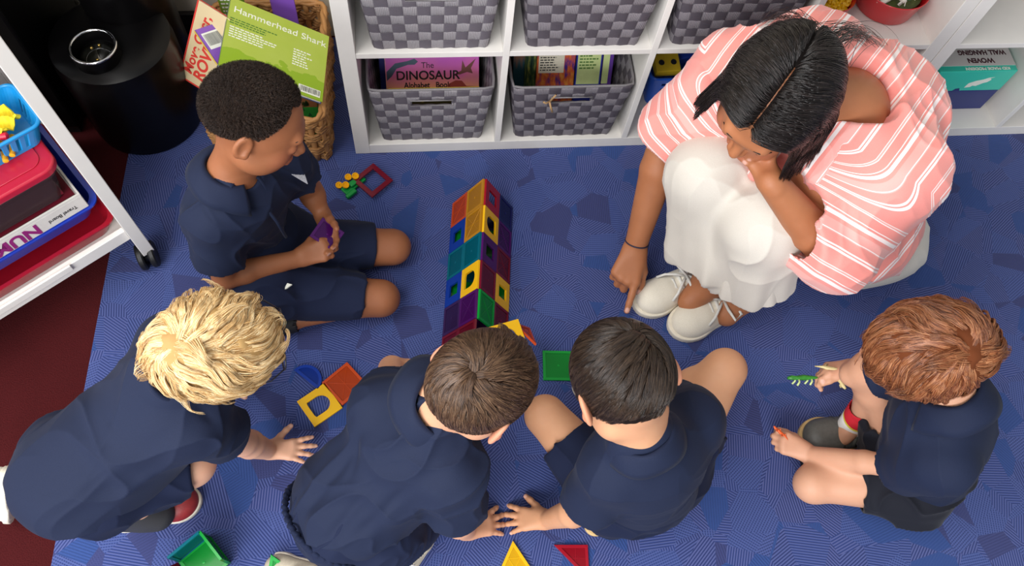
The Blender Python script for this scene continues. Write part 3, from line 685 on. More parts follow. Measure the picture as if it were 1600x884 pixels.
pn = thing('pencil', 'blue pencil lying on the pieces in the clear bin', 'pencil'); pn.matrix_world = CM @ Matrix.Translation((.16, -.085, .374)) @ Matrix.Rotation(.1, 4, 'Z')
MB().tube([(-.08, 0, 0), (.08, 0, 0)], .0036, 6).build('shaft', mat('blue_pencil_paint', (40, 50, 140), .3), pn); MB().tube([(.08, 0, 0), (.094, 0, 0)], .0036, 6, taper=[1, .15]).build('tip', paper, pn)
lid = thing('bin_lid', 'thick red plastic lid with rounded corners on top of the clear bin', 'lid'); lid.matrix_world = CM @ Matrix.Translation((.248, -.196, .3935))
def rrect(w, d, r, n=7):
    out = []
    for sx, sy, a0 in ((1, 1, 0), (-1, 1, 90), (-1, -1, 180), (1, -1, 270)):
        for k in range(n + 1): a = math.radians(a0 + 90 * k / n); out.append((sx * (w - r) + r * math.cos(a), sy * (d - r) + r * math.sin(a)))
    return out
MB().prism(rrect(.212, .158, .035), 0, .020).build('rim', lidred, lid, bevel=.005, seg=3)
MB().prism(rrect(.190, .136, .025), .0202, .0225).build('raised_panel', lidred, lid, bevel=.001)
bb = crate('pencil_basket', 'bright blue slotted basket of markers and crayons on the red lid', (0, 0, 0), 0, .29, .125, .055, mat('sky_blue_plastic', (20, 140, 206), .35, coat=.2), rad=.02, hole=.009, nr=1, rim=.004)
bb.matrix_world = CM @ Matrix.Translation((.160, -.158, .4168))
def marker(label, u, v, z, rz, body, cap, tilt=0, L=.12, r=.0068):
    m0 = thing('marker', label, 'marker', (0, 0, 0), 0, 'markers and crayons in the blue basket'); m0.matrix_world = CM @ Matrix.Translation((u, -v, z)) @ Matrix.Rotation(rz, 4, 'Z') @ Matrix.Rotation(tilt, 4, 'Y')
    MB().tube([(-L / 2, 0, 0), (L * .22, 0, 0)], r, 12).build('barrel', body, m0, auto=40)
    MB().tube([(L * .2, 0, 0), (L * .48, 0, 0), (L * .5, 0, 0)], r * 1.1, 12, taper=[1, 1, .6]).build('cap', cap, m0, auto=40)
mw_ = mat('white_marker', (236, 232, 226), .35); mr = mat('red_cap', (214, 30, 60), .35); mk = mat('black_cap', (22, 22, 24), .4); my = mat('yellow_crayon', (240, 170, 30), .5)
marker('white marker with a red cap lying on top in the blue basket', .130, .150, .458, 2.6, mw_, mr)
marker('white marker with a black cap in front in the blue basket', .150, .128, .452, 2.75, mw_, mk)
marker('white marker leaning on the far side of the blue basket', .095, .195, .452, 2.9, mw_, mw_, .2, .08)
marker('pale marker beside the far-side one in the blue basket', .110, .182, .450, 2.95, mw_, mk, .2, .08)
marker('orange crayon at the near slots of the blue basket', .085, .118, .432, 1.1, my, my, 0, .05, .005)
marker('second orange crayon at the near slots of the blue basket', .105, .117, .430, 1.3, my, my, 0, .05, .005)
b = MB(); rr = random.Random(6); G = 9; vs = []; fs = []
for i in range(G):
    for j in range(G): vs.append(((i / (G - 1) - .5) * .060 + rr.uniform(-.002, .002), (j / (G - 1) - .5) * .046, .012 * math.sin(i * 1.3 + j * .8) + rr.uniform(-.002, .002)))
for i in range(G - 1):
    for j in range(G - 1): fs.append((i * G + j, (i + 1) * G + j, (i + 1) * G + j + 1, i * G + j + 1))
b._a(vs, fs); o = b.build('yellow_cloth', mat('yellow_felt', (246, 222, 40), .7), smooth=False); o.matrix_world = CM @ Matrix.Translation((.075, -.155, .462)) @ Matrix.Rotation(.4, 4, 'Z')
sm = o.modifiers.new('s', 'SOLIDIFY'); sm.thickness = .004; tag(o, 'crumpled yellow felt piece in the blue basket', 'felt piece')
# ================================================================== magnetic tiles
TC = dict(red=(150, 18, 34), maroon=(104, 16, 34), orange=(182, 66, 22), yellow=(226, 176, 20), amber=(178, 122, 18), green=(8, 140, 48), teal=(0, 92, 108), blue=(10, 48, 140), navy=(26, 28, 84), purple=(70, 14, 88), plum=(50, 26, 72), violet=(90, 40, 130))
TM = {}
def tile_mats(c):
    if c not in TM:
        TM[c] = (glassy('tile_pane_' + c, TC[c], .72, .16), glassy('tile_edge_' + c, tuple(min(255, int(v * 1.05 + 4)) for v in TC[c]), .90, .22))
    return TM[c]
E_ = .075; TH = .0055
def tile(parent, M4, color, kind='square', a=E_, flip=False):
    """a tile's frame and pane in one part: rim bars with rivets, thin pane with moulded lines"""
    pane, edge = tile_mats(color); h = a / 2; w = .0068; t = TH / 2
    if kind == 'tri': P = [(-h, -a * .2887 * 1.0), (h, -a * .2887), (0, a * .5774)]
    elif kind == 'tall': P = [(-h * .92, -.042), (h * .92, -.042), (0, .072)]
    elif kind == 'right': P = [(-h, -h), (h, -h), (-h, h)]
    elif kind == 'half': P = [(h * math.cos(x), h * math.sin(x) * .95 - .012) for x in np.linspace(0, math.pi, 15)]
    else: P = [(-h, -h), (h, -h), (h, h), (-h, h)]
    P = np.array(P); c = P.mean(0); n = len(P)
    # inset polygon
    Q = []
    for i in range(n):
        p0, p1, p2 = P[i - 1], P[i], P[(i + 1) % n]; d1 = (p1 - p0) / np.linalg.norm(p1 - p0); d2 = (p2 - p1) / np.linalg.norm(p2 - p1)
        n1 = np.array([-d1[1], d1[0]]); n2 = np.array([-d2[1], d2[0]]); bis = n1 + n2; bis /= (bis @ n1); Q.append(p1 + bis * w)
    if kind in ('window', 'arch', 'frame'):
        if kind == 'frame': Q = [tuple(np.sign(p) * (h - .0125)) for p in P]
        elif kind == 'window': Q = [(-.016, -.020), (.016, -.020), (.016, .020), (-.016, .020)]
        else: Q = [(-.020, -.022), (.020, -.022), (.021, .006), (-.021, .006)]
    Q = np.array(Q, float)
    b = MB(); b.M = Matrix(M4)
    z = t
    vs = []; fs = []
    def ring(pts, z): return [(p[0], p[1], z) for p in pts]
    if kind == 'arch':   # square outer, opening with a round top
        Q = []; O = []
        for k in range(32):
            a_ = math.pi * k / 16; cx_, sy_ = math.cos(a_), math.sin(a_); O.append((cx_ * h / max(abs(cx_), abs(sy_)), sy_ * h / max(abs(cx_), abs(sy_))))
            r_ = .02
            for r_ in np.linspace(.018, .034, 120):
                x_, y_ = cx_ * r_, sy_ * r_
                if abs(x_) > .021 or y_ < -.023 or (y_ > .003 and math.hypot(x_, y_ - .003) > .021): break
            Q.append((cx_ * r_, sy_ * r_))
        Q = np.array(Q); O = np.array(O)
    else: O = P
    m = len(O); A = ring(O, z) + ring(Q, z) + ring(Q, -z) + ring(O, -z)
    for i in range(m):
        j = (i + 1) % m
        fs += [(i, j, m + j, m + i), (m + i, m + j, 2 * m + j, 2 * m + i), (2 * m + i, 2 * m + j, 3 * m + j, 3 * m + i), (3 * m + i, 3 * m + j, j, i)]
    b._a(A, fs, 1)
    if kind not in ('window', 'arch', 'frame'):
        b._a(ring(Q, .0012) + ring(Q, -.0012), [tuple(range(m)), tuple(range(2 * m - 1, m - 1, -1))] + [(i, (i + 1) % m, m + (i + 1) % m, m + i) for i in range(m)], 0)
        q = Q * .985 + c * .015
        if kind == 'square' or kind == 'plain':
            segs = [((-h + w, -h + w), (h - w, h - w)), ((-h + w, h - w), (h - w, -h + w)), ((0, -h + w), (0, h - w))] if kind == 'square' else []
        elif kind in ('tri', 'tall'): segs = [tuple(((Q[i] + Q[i - 1]) / 2, (Q[i] + Q[(i + 1) % 3]) / 2)) for i in range(3)]
        else: segs = [((-.010, -h + w), (-.010, .005)), ((-h + w, -.010), (.005, -.010))] if kind == 'right' else []
        for s0, s1 in segs: b.tube([(s0[0], s0[1], .0014), (s1[0], s1[1], .0014)], .0007, 4, mi=1)
        if kind == 'plain': b.lathe([(.003, .0012), (.003, .0022), (.001, .0024)], 10, mi=1)
    for i in range(0, n, 1 if n < 6 else 7):
        p = P[i] + (c - P[i]) / np.linalg.norm(c - P[i]) * .0062; b.lathe([(.0016, z), (.0014, z + .0005), (.0006, z + .0006)], 6, cx=p[0], cy=p[1], mi=1)
    o = b.build('tile', (pane, edge), parent, bevel=.0007, seg=1)
    return o
def flat_M(x, y, ang, z=TH / 2 + .0008): return Matrix.Translation((x, y, z)) @ Matrix.Rotation(ang, 4, 'Z')
def single(name, label, color, kind, x, y, ang, z=TH / 2 + .0008, tilt=0):
    r0 = thing(name, label, 'magnetic tile', (x, y, z), ang)
    tile(r0, Matrix.Rotation(tilt, 4, 'X'), color, kind); return r0
def ang_of(p, q): a = at(*p); b_ = at(*q); return math.atan2(b_[1] - a[1], b_[0] - a[0])
# tunnel: a long tent of tiles.  frame at the far end, running towards the camera
R0 = np.array([.330, -.178, 0.]); RD = nz(V(-.050, -.403, 0)); RX = nz(np.cross(RD, V(0, 0, 1)))   # RX points to image left
if RX[0] > 0: RX = -RX
tn = thing('tile_tunnel', 'long tent-shaped tunnel of coloured translucent magnetic tiles in the middle of the rug', 'tile structure', tuple(R0))
s60 = math.sin(math.radians(60)); c60 = .5; Lr = .0758
rowsL = [('orange', 'square', 'amber', 'plain'), ('blue', 'window', 'amber', 'square'), ('teal', 'plain', 'teal', 'plain'), ('blue', 'window', 'yellow', 'arch'), ('plum', 'plain', 'purple', 'square'), ('maroon', 'plain', 'maroon', 'plain')]
rowsR = [('red', 'window', 'navy', 'plain'), ('yellow', 'arch', 'purple', 'square'), ('purple', 'window', 'maroon', 'square'), ('maroon', 'plain', 'yellow', 'window'), ('green', 'square', 'maroon', 'plain')]
HR = .1585 * s60; 
def slope_tile(side, row, k, color, kind):
    """side +1 left in the picture, -1 right; k=0 lower tile, 1 upper tile next to the ridge"""
    d_out = RX * side; down = d_out * c60 + V(0, 0, -s60)           # down the slope
    nrm = d_out * s60 + V(0, 0, c60)
    ctr = RD * (row + .5) * Lr + V(0, 0, HR) + down * ((1.5 if k == 0 else .5) * Lr + .004)
    y = -down; x = np.cross(y, nrm)
    tile(tn, frame_mat(ctr, x, y, nrm), color, kind)
for i, (c0, k0, c1, k1) in enumerate(rowsL): slope_tile(1, i, 0, c0, k0); slope_tile(1, i, 1, c1, k1)
for i, (c1, k1, c0, k0) in enumerate(rowsR): slope_tile(-1, i, 1, c1, k1); slope_tile(-1, i, 0, c0, k0)
for i, c in enumerate(['navy', 'green', 'teal', 'green', 'purple', 'blue']):
    for s in (-1, 1): tile(tn, frame_mat(RD * (i + .5) * Lr + RX * s * Lr / 2 + V(0, 0, TH / 2 + .001), RX, RD, V(0, 0, -1) if False else np.cross(RX, RD)), c, 'plain')
# yellow awning tile and orange triangle at the near right end
A0, A1, A2 = at(750, 517, .128), at(800, 503, .118), at(838, 540, .103)
xd = nz(A1 - A0); yd_ = nz((A1 - A2) - xd * ((A1 - A2) @ xd)); nd = np.cross(xd, yd_)
tile(tn, frame_mat((A0 + A2) / 2 - R0, xd, yd_, nd), 'yellow', 'arch')
ed = nz(A2 - A1); od = nz(xd * .62 + V(0, 0, -.78)); nn_ = nz(np.cross(ed, od)); od = np.cross(nn_, ed)
tile(tn, frame_mat((A1 + A2) / 2 + od * .024 - R0, ed, od, nn_), 'orange', 'tri')
# loose tiles
a0 = at(872, 572)
single('magnetic_tile', 'bright green square tile lying flat between the two dark-haired heads', 'green', 'plain', a0[0], a0[1], ang_of((846, 547), (891, 548)))
a1 = at(902, 592); single('magnetic_tile', 'red tile edge peeping out beside the green square', 'red', 'square', .5555, -.650, -.1)
a0 = at(539, 600); single('magnetic_tile', 'plain orange square tile beside the yellow arch tile', 'orange', 'square', a0[0], a0[1], ang_of((508, 597), (546, 566)))
a0 = at(500, 633); single('magnetic_tile', 'yellow square tile with an arch-shaped opening, left of the orange tile', 'yellow', 'arch', a0[0], a0[1], ang_of((508, 597), (536, 636)) - math.pi / 2 * 0 )
a0 = at(484, 588); single('magnetic_tile', 'blue half-round tile above the yellow arch tile', 'blue', 'half', a0[0], a0[1], ang_of((497, 605), (463, 578)) + math.pi)
a0 = at(583, 281); single('magnetic_tile', 'dark red square frame tile propped on the green toy vehicle', 'maroon', 'frame', a0[0], a0[1] - .012, ang_of((555, 283), (587, 311)), .016, 0)
a0 = at(801, 845) - V(0, .0433, 0); single('magnetic_tile', 'tall yellow triangle tile pointing up at the touching fingers', 'yellow', 'tri', a0[0], a0[1], 0.0)
a0 = at(893, 884); single('magnetic_tile', 'dark red right-angled triangle tile at the bottom edge of the picture', 'red', 'right', a0[0] + .0, a0[1] + .006, ang_of((864, 856), (914, 856)) + math.pi)
# small open box of tiles at the lower left
gh = thing('tile_house', 'small open box of green, teal, orange and magenta tiles at the lower left', 'tile structure')
def wall(p, q, color, kind='plain', tilt=0.0, h=E_):
    p, q = V(*p), V(*q); x = nz(q - p); up = nz(V(0, 0, 1) + np.cross(x, V(0, 0, 1)) * tilt); ctr = (p + q) / 2 + up * h / 2 + V(0, 0, .001); tile(gh, frame_mat(ctr, x, up, np.cross(x, up)), color, kind)
p0 = at(327, 838, 0); b0 = np.array([p0[0], p0[1], 0])
e1 = nz(V(.62, -.78, 0)); e2 = nz(V(-.78, -.62, 0))
wall(b0, b0 + e1 * E_, 'green', 'plain'); wall(b0, b0 + e2 * E_, 'teal', 'plain'); 
tile(gh, frame_mat(b0 + (e1 + e2) * E_ / 2 + V(0, 0, TH / 2 + .001), e1, nz(np.cross(V(0, 0, 1), e1)), V(0, 0, 1)), 'green', 'plain')
wall(b0 + e1 * (E_ + .004), b0 + e1 * (E_ + .004) + e2 * E_, 'orange', 'tri', -.5); wall(b0 + e2 * (E_ + .004), b0 + e2 * (E_ + .004) + e1 * E_, 'maroon', 'square', .7)
a0 = at(438, 880); single('magnetic_tile', 'green triangle tile just showing at the bottom edge beside a shoe', 'green', 'tri', a0[0], a0[1] - .02, .35, .016, .5)
# ---- green toy vehicle with yellow wheels
gv = mat('toy_green', (10, 140, 60), .35, .04, 30, spec=.3); gy = mat('toy_yellow', (246, 176, 6), .5, .04, 30, spec=.2)
v0 = at(552, 290); tv = thing('toy_vehicle', 'small green toy chassis with yellow wheels lying on its side', 'toy', (v0[0], v0[1], .001), math.radians(42))
MB().box((-.034, -.014, .002), (.034, .010, .010)).build('chassis', gv, tv, bevel=.002); MB().box((-.040, -.026, .002), (-.008, -.014, .014)).build('bumper', gv, tv, bevel=.003)
MB().box((-.012, -.010, .010), (.010, .006, .018)).build('cab', gv, tv, bevel=.003); MB().tube([(-.02, .004, .014), (.03, .004, .014)], .003, 8).build('axle', gv, tv, smooth=True)
for (x, y, z) in ((-.020, .004, .020), (.016, .006, .022), (-.030, .020, .012), (.004, .022, .012)):
    w = MB(); w.M = Matrix.Translation((x, y, z)) @ Matrix.Rotation(.35, 4, 'X'); w.lathe([(.001, -.003), (.0088, -.003), (.0095, 0), (.0088, .003), (.006, .003), (.005, .0012), (.002, .0012), (.001, .003)], 24); w.build('wheel', gy, tv, auto=35)
# ================================================================== implicit-surface modelling for bodies and clothes
def unit_rot(x, y, z): return np.stack([nz(x), nz(y), nz(z)])      # rows
class SDF:
    def __init__(s): s.p = []
    def _add(s, fn, lo, hi, k, op): s.p.append((fn, np.asarray(lo, float), np.asarray(hi, float), k, op))
    def cap(s, a, b, ra, rb=None, k=.02, fl=None, fk=1.0, op='u', clip=None, mid=None):
        """tapered capsule; fl/fk flattens it along a direction; clip = [(point, normal)] cuts; mid = extra radius half way"""
        a = np.asarray(a, float); b = np.asarray(b, float); rb = ra if rb is None else rb; ab = b - a; L2 = ab @ ab + 1e-12
        f = None if fl is None else nz(fl)
        def fn(X, Y, Z):
            px, py, pz = X - a[0], Y - a[1], Z - a[2]
            t = np.clip((px * ab[0] + py * ab[1] + pz * ab[2]) / L2, 0, 1)
            qx, qy, qz = px - t * ab[0], py - t * ab[1], pz - t * ab[2]
            r = ra + (rb - ra) * t
            if mid: r = r + mid * 4 * t * (1 - t)
            if f is not None:
                c = (qx * f[0] + qy * f[1] + qz * f[2]) * (1 / fk - 1); qx, qy, qz = qx + c * f[0], qy + c * f[1], qz + c * f[2]
            d = np.sqrt(qx * qx + qy * qy + qz * qz) - r
            if clip:
                for pt, n in clip: n = nz(n); d = np.maximum(d, (X - pt[0]) * n[0] + (Y - pt[1]) * n[1] + (Z - pt[2]) * n[2])
            return d
        R = max(ra, rb) * max(1, fk) + (mid or 0)
        s._add(fn, np.minimum(a, b) - R, np.maximum(a, b) + R, k, op); return s
    def ell(s, c, r, M=None, k=.02, op='u', clip=None):
        """ellipsoid, M rows = its axes"""
        c = np.asarray(c, float); r = np.asarray(r, float); M = np.eye(3) if M is None else np.asarray(M)
        def fn(X, Y, Z):
            p = [X - c[0], Y - c[1], Z - c[2]]; q = [sum(M[i][j] * p[j] for j in range(3)) / r[i] for i in range(3)]
            l = np.sqrt(q[0] ** 2 + q[1] ** 2 + q[2] ** 2) + 1e-9
            g = np.sqrt(sum((q[i] / r[i]) ** 2 for i in range(3))) + 1e-9
            d = l * (l - 1) / g
            if clip:
                for pt, n in clip: n = nz(n); d = np.maximum(d, (X - pt[0]) * n[0] + (Y - pt[1]) * n[1] + (Z - pt[2]) * n[2])
            return d
        ext = np.sqrt((M ** 2 * (r ** 2)[:, None]).sum(0)); s._add(fn, c - ext, c + ext, k, op); return s
    def half(s, pt, n, lo, hi, k=0.0):      # cut everything beyond a plane inside a box
        n = nz(n)
        s._add(lambda X, Y, Z: -((X - pt[0]) * n[0] + (Y - pt[1]) * n[1] + (Z - pt[2]) * n[2]), lo, hi, k, 's'); return s
    def mesh(s, h):
        lo = np.min([p[1] for p in s.p if p[4] == 'u'], 0) - .02; hi = np.max([p[2] for p in s.p if p[4] == 'u'], 0) + .02
        n = np.ceil((hi - lo) / h).astype(int) + 1
        F = np.full(n, .05, np.float32); ax = [lo[i] + h * np.arange(n[i]) for i in range(3)]
        for fn, l, u, k, op in s.p:
            m = k + 2.5 * h + .004
            i0 = np.maximum(((l - m - lo) / h).astype(int), 0); i1 = np.minimum(np.ceil((u + m - lo) / h).astype(int) + 1, n)
            if (i1 <= i0).any(): continue
            X = ax[0][i0[0]:i1[0]][:, None, None].astype(np.float32); Y = ax[1][i0[1]:i1[1]][None, :, None].astype(np.float32); Z = ax[2][i0[2]:i1[2]][None, None, :].astype(np.float32)
            d = fn(X, Y, Z); sl = tuple(slice(i0[q], i1[q]) for q in range(3)); A = F[sl]
            if op == 'u':
                if k > 0: hh = np.maximum(k - np.abs(A - d), 0) / k; A = np.minimum(A, d) - hh * hh * k * .25
                else: A = np.minimum(A, d)
            else:
                e = -d
                if k > 0: hh = np.maximum(k - np.abs(A - e), 0) / k; A = np.maximum(A, e) + hh * hh * k * .25
                else: A = np.maximum(A, e)
            F[sl] = A
        return nets(F, lo, h)
def nets(F, lo, h):
    """naive surface nets"""
    n = F.shape; I = F < 0
    m = np.zeros(tuple(v - 1 for v in n), np.uint8)
    for dx in (0, 1):
        for dy in (0, 1):
            for dz in (0, 1): m += I[dx:n[0] - 1 + dx, dy:n[1] - 1 + dy, dz:n[2] - 1 + dz]
    act = (m > 0) & (m < 8); C = np.argwhere(act); flat = np.flatnonzero(act)
    cs = {}
    for dx in (0, 1):
        for dy in (0, 1):
            for dz in (0, 1): cs[dx, dy, dz] = F[C[:, 0] + dx, C[:, 1] + dy, C[:, 2] + dz]
    P = np.zeros((len(C), 3)); W = np.zeros(len(C))
    ks = list(cs)
    for a in ks:
        for ax in range(3):
            if a[ax] == 0:
                b = list(a); b[ax] = 1; b = tuple(b); fa, fb = cs[a], cs[b]; x = (fa < 0) != (fb < 0)
                t = np.where(x, fa / np.where(x, fa - fb, 1), 0); pt = np.zeros((len(C), 3)); 
                for q in range(3): pt[:, q] = a[q]
                pt[:, ax] += t; P += pt * x[:, None]; W += x
    P = P / W[:, None] + C; V_ = P * h + lo
    nm = np.array(m.shape); quads = []
    def vid(c): return np.searchsorted(flat, (c[:, 0] * nm[1] + c[:, 1]) * nm[2] + c[:, 2])
    for ax in range(3):
        sl0 = [slice(1, n[0] - 1), slice(1, n[1] - 1), slice(1, n[2] - 1)]; sl1 = list(sl0); sl0[ax] = slice(1, n[ax] - 2); sl1[ax] = slice(2, n[ax] - 1)
        a = I[tuple(sl0)]; b = I[tuple(sl1)]; E = np.argwhere(a != b) + 1; s_ = a[tuple((E - 1).T)]
        u, v = [(1, 2), (2, 0), (0, 1)][ax]; o = np.zeros((4, 3), int); o[1, u] = -1; o[2, u] = -1; o[2, v] = -1; o[3, v] = -1
        q = np.stack([vid(E + o[k]) for k in range(4)], 1); q[~s_] = q[~s_][:, ::-1]; quads.append(q[:, ::-1] if False else q)
    return V_, np.concatenate(quads)
def vnormals(V_, Q):
    a, b, c, d = (V_[Q[:, i]] for i in range(4)); fn = np.cross(c - a, d - b); N = np.zeros_like(V_)
    for i in range(4): 
        for q in range(3): N[:, q] += np.bincount(Q[:, i], fn[:, q], len(V_))
    return N / (np.linalg.norm(N, axis=1, keepdims=True) + 1e-12)
def vsmooth(V_, Q, it=2, w=.5):
    for _ in range(it):
        A = np.zeros_like(V_); c = np.zeros(len(V_))
        for i in range(4):
            for j in (1, 3):
                t = V_[Q[:, (i + j) % 4]]
                for q in range(3): A[:, q] += np.bincount(Q[:, i], t[:, q], len(V_))
                c += np.bincount(Q[:, i], minlength=len(V_))
        V_ = V_ * (1 - w) + w * A / c[:, None]
    return V_
def keep_main(V_, Q):
    """drop stray islands"""
    L = np.arange(len(V_))
    while True:
        m = L[Q].min(1); N_ = L.copy()
        for i in range(4): np.minimum.at(N_, Q[:, i], m)
        N_ = N_[N_]
        if (N_ == L).all(): break
        L = N_
    u, c = np.unique(L, return_counts=True); k = L == u[c.argmax()]; idx = np.cumsum(k) - 1
    return V_[k], idx[Q[k[Q].all(1)]]
def hash3(ix, iy, iz, seed):
    h_ = (ix * 374761393 + iy * 668265263 + iz * 2147483647 + seed * 144269) & 0xffffffff
    h_ = ((h_ ^ (h_ >> 13)) * 1274126177) & 0xffffffff; h_ = h_ ^ (h_ >> 16); return (h_ & 0xffff) / 65535.0
def vnoise(P, seed=0):
    """smooth value noise in -1..1 at points P (already scaled)"""
    i = np.floor(P).astype(np.int64); f = P - i; f = f * f * f * (f * (f * 6 - 15) + 10); r = 0
    for dx in (0, 1):
        for dy in (0, 1):
            for dz in (0, 1):
                w = (f[:, 0] if dx else 1 - f[:, 0]) * (f[:, 1] if dy else 1 - f[:, 1]) * (f[:, 2] if dz else 1 - f[:, 2])
                r = r + w * hash3(i[:, 0] + dx, i[:, 1] + dy, i[:, 2] + dz, seed)
    return r * 2 - 1
def folds(P, axis, fl, fs, amp, seed, warp=.35):
    """elongated ridges along axis: fl low frequency along it, fs high across"""
    a = nz(axis); b = nz(np.cross(a, V(.3, .2, .93))); c = np.cross(a, b)
    w = vnoise(P * fl * 2.2, seed + 50) * warp
    q = np.stack([P @ a * fl, P @ b * fs + w * 2, P @ c * fs + w], 1)
    n = vnoise(q, seed); return amp * 1.5 * (1 - 2 * np.abs(n) ** .7)
def mesh_obj(name, V_, Q, m, parent, attrs=None):
    me = bpy.data.meshes.new(name); me.vertices.add(len(V_)); me.vertices.foreach_set('co', V_.astype(np.float32).ravel())
    k = Q.shape[1]; me.loops.add(len(Q) * k); me.loops.foreach_set('vertex_index', Q.astype(np.int32).ravel())
    me.polygons.add(len(Q)); me.polygons.foreach_set('loop_start', np.arange(0, len(Q) * k, k, dtype=np.int32))
    try: me.polygons.foreach_set('loop_total', np.full(len(Q), k, np.int32))
    except Exception: pass
    me.polygons.foreach_set('use_smooth', np.ones(len(Q), bool))
    for an, av in (attrs or {}).items():
        at_ = me.attributes.new(an, 'FLOAT', 'POINT'); at_.data.foreach_set('value', av.astype(np.float32))
    me.update(calc_edges=True); me.validate(); return link(name, me, m, parent)
# ------------------------------------------------------------------ materials for people
def skin_mat(name, rgb, deep, blush):
    t = NT(name); P = t.obj(); n1 = t.noise(P, 18, 3); n2 = t.noise(P, 260, 3)
    c = t.mix(t.M('MULTIPLY', n1, .7), lin(rgb), lin(deep)); c = t.mix(t.M('MULTIPLY', n2, .12), c, lin(deep))
    c = t.mix(t.attr('blush'), c, lin(blush)); c = t.mix(t.M('MULTIPLY', t.attr('nail'), .55), c, lin((236, 190, 178)))
    t.set(Base_Color=c, Roughness=.52); t.b.inputs['Subsurface Weight'].default_value = .12
    t.b.inputs['Subsurface Radius'].default_value = (.012, .005, .003); t.b.inputs['Subsurface Scale'].default_value = .6
    t.b.inputs['Specular IOR Level'].default_value = .4
    t.bump(t.noise(P, 420, 3), .12, .0008); return t.m
SK = dict(A=skin_mat('skin_deep_brown', (160, 102, 68), (124, 74, 47), (164, 88, 70)), W=skin_mat('skin_brown', (180, 118, 80), (148, 90, 58), (182, 100, 80)),
          B=skin_mat('skin_fair', (222, 174, 144), (204, 146, 118), (226, 130, 112)), C=skin_mat('skin_light', (222, 168, 134), (198, 138, 106), (214, 122, 98)),
          D=skin_mat('skin_tan', (214, 162, 124), (190, 132, 98), (206, 116, 92)), E=skin_mat('skin_pale', (210, 160, 130), (190, 134, 106), (220, 128, 108)))
def cloth_mat(name, rgb, rgb2=None, rough=.85, scale=900, bump=.25, sheen=.3, stripes=None):
    t = NT(name); P = t.obj(); n = t.noise(P, scale, 2); c = t.mix(n, lin(rgb), lin(rgb2 or tuple(int(v * .8) for v in rgb)))
    t.set(Base_Color=c, Roughness=rough); t.b.inputs['Sheen Weight'].default_value = sheen; t.b.inputs['Specular IOR Level'].default_value = .25
    t.b.inputs['Sheen Roughness'].default_value = .4
    t.bump(n, bump, .0006); return t.m
navy = cloth_mat('navy_pique', (27, 36, 62), (20, 28, 50), .8, 700, .3, .03)
navy_dk = cloth_mat('navy_twill', (22, 31, 60), (16, 24, 46), .85, 900, .25, .03)
black_s = cloth_mat('black_shorts_cloth', (24, 26, 36), (18, 19, 28), .85, 900, .25, .08)
# ------------------------------------------------------------------ anatomy
def limb_frame(d, hint):
    d = nz(d); n = nz(hint - d * (np.asarray(hint) @ d)); return d, n
def hand(S_, w, d, n, side, s=1.0, curl=(.15, .15, .2, .25), spread=.16, thumb=(.75, .25), nails=None, k=.004, splay=None):
    """w wrist, d towards the fingers, n back of the hand, side +1/-1 picks the thumb side = side * (d x n)"""
    w = np.asarray(w, float); d = nz(d); n = nz(np.asarray(n, float) - d * (np.asarray(n) @ d)); t = np.cross(d, n) * side
    S_.cap(w - d * .012 * s, w + d * .012 * s, .0155 * s, .0165 * s, k=.012, fl=n, fk=.78)
    offs = [.0195, .0065, -.0065, -.0185]; kl = [.058, .061, .058, .052]; fl_ = [(.024, .016, .014), (.027, .018, .014), (.025, .017, .014), (.019, .013, .012)]; fr = [.0070, .0072, .0070, .0062]
    for i in range(4):
        kn = w + (d * kl[i] + t * offs[i] + n * .001) * s
        S_.cap(w + (d * .008 + t * offs[i] * .5) * s, kn, .0115 * s, .0092 * s, k=.010, fl=n, fk=.92)
        ang = (1.5 - i) * spread + (splay[i] if splay is not None else 0); dd = nz(d * math.cos(ang) + t * math.sin(ang)); p = kn; a = 0; nn = n
        for j in range(3):
            a += curl[i] * (1.15 if j else .8) * 1.2; u = dd * math.cos(a) - nn * math.sin(a); q = p + u * fl_[i][j] * s
            r0 = fr[i] * (1 - .09 * j) * s; S_.cap(p, q, r0, r0 * .92, k=k if j else .006)
            if j == 2 and nails is not None: nails.append((q - u * .002 * s + (nn * math.cos(a) + dd * math.sin(a)) * r0 * .9, .0048 * s))
            p = q
    th0 = w + (d * .010 + t * .010 - n * .002) * s; td = nz(d * math.cos(thumb[0]) + t * math.sin(thumb[0]) - n * .25); th1 = th0 + td * .034 * s
    S_.cap(th0, th1, .0125 * s, .0092 * s, k=.012); td2 = nz(d * math.cos(thumb[0] - thumb[1]) + t * math.sin(thumb[0] - thumb[1]) - n * (.1 + thumb[1] * .6)); th2 = th1 + td2 * .022 * s
    S_.cap(th1, th2, .0082 * s, .0078 * s, k=.005); td3 = nz(td2 + (d - t * .4) * thumb[1] * .6 - n * thumb[1] * .5); th3 = th2 + td3 * .017 * s; S_.cap(th2, th3, .0078 * s, .0066 * s, k=.004)
    if nails is not None: nails.append((th3 + n * .0055 * s, .0055 * s))
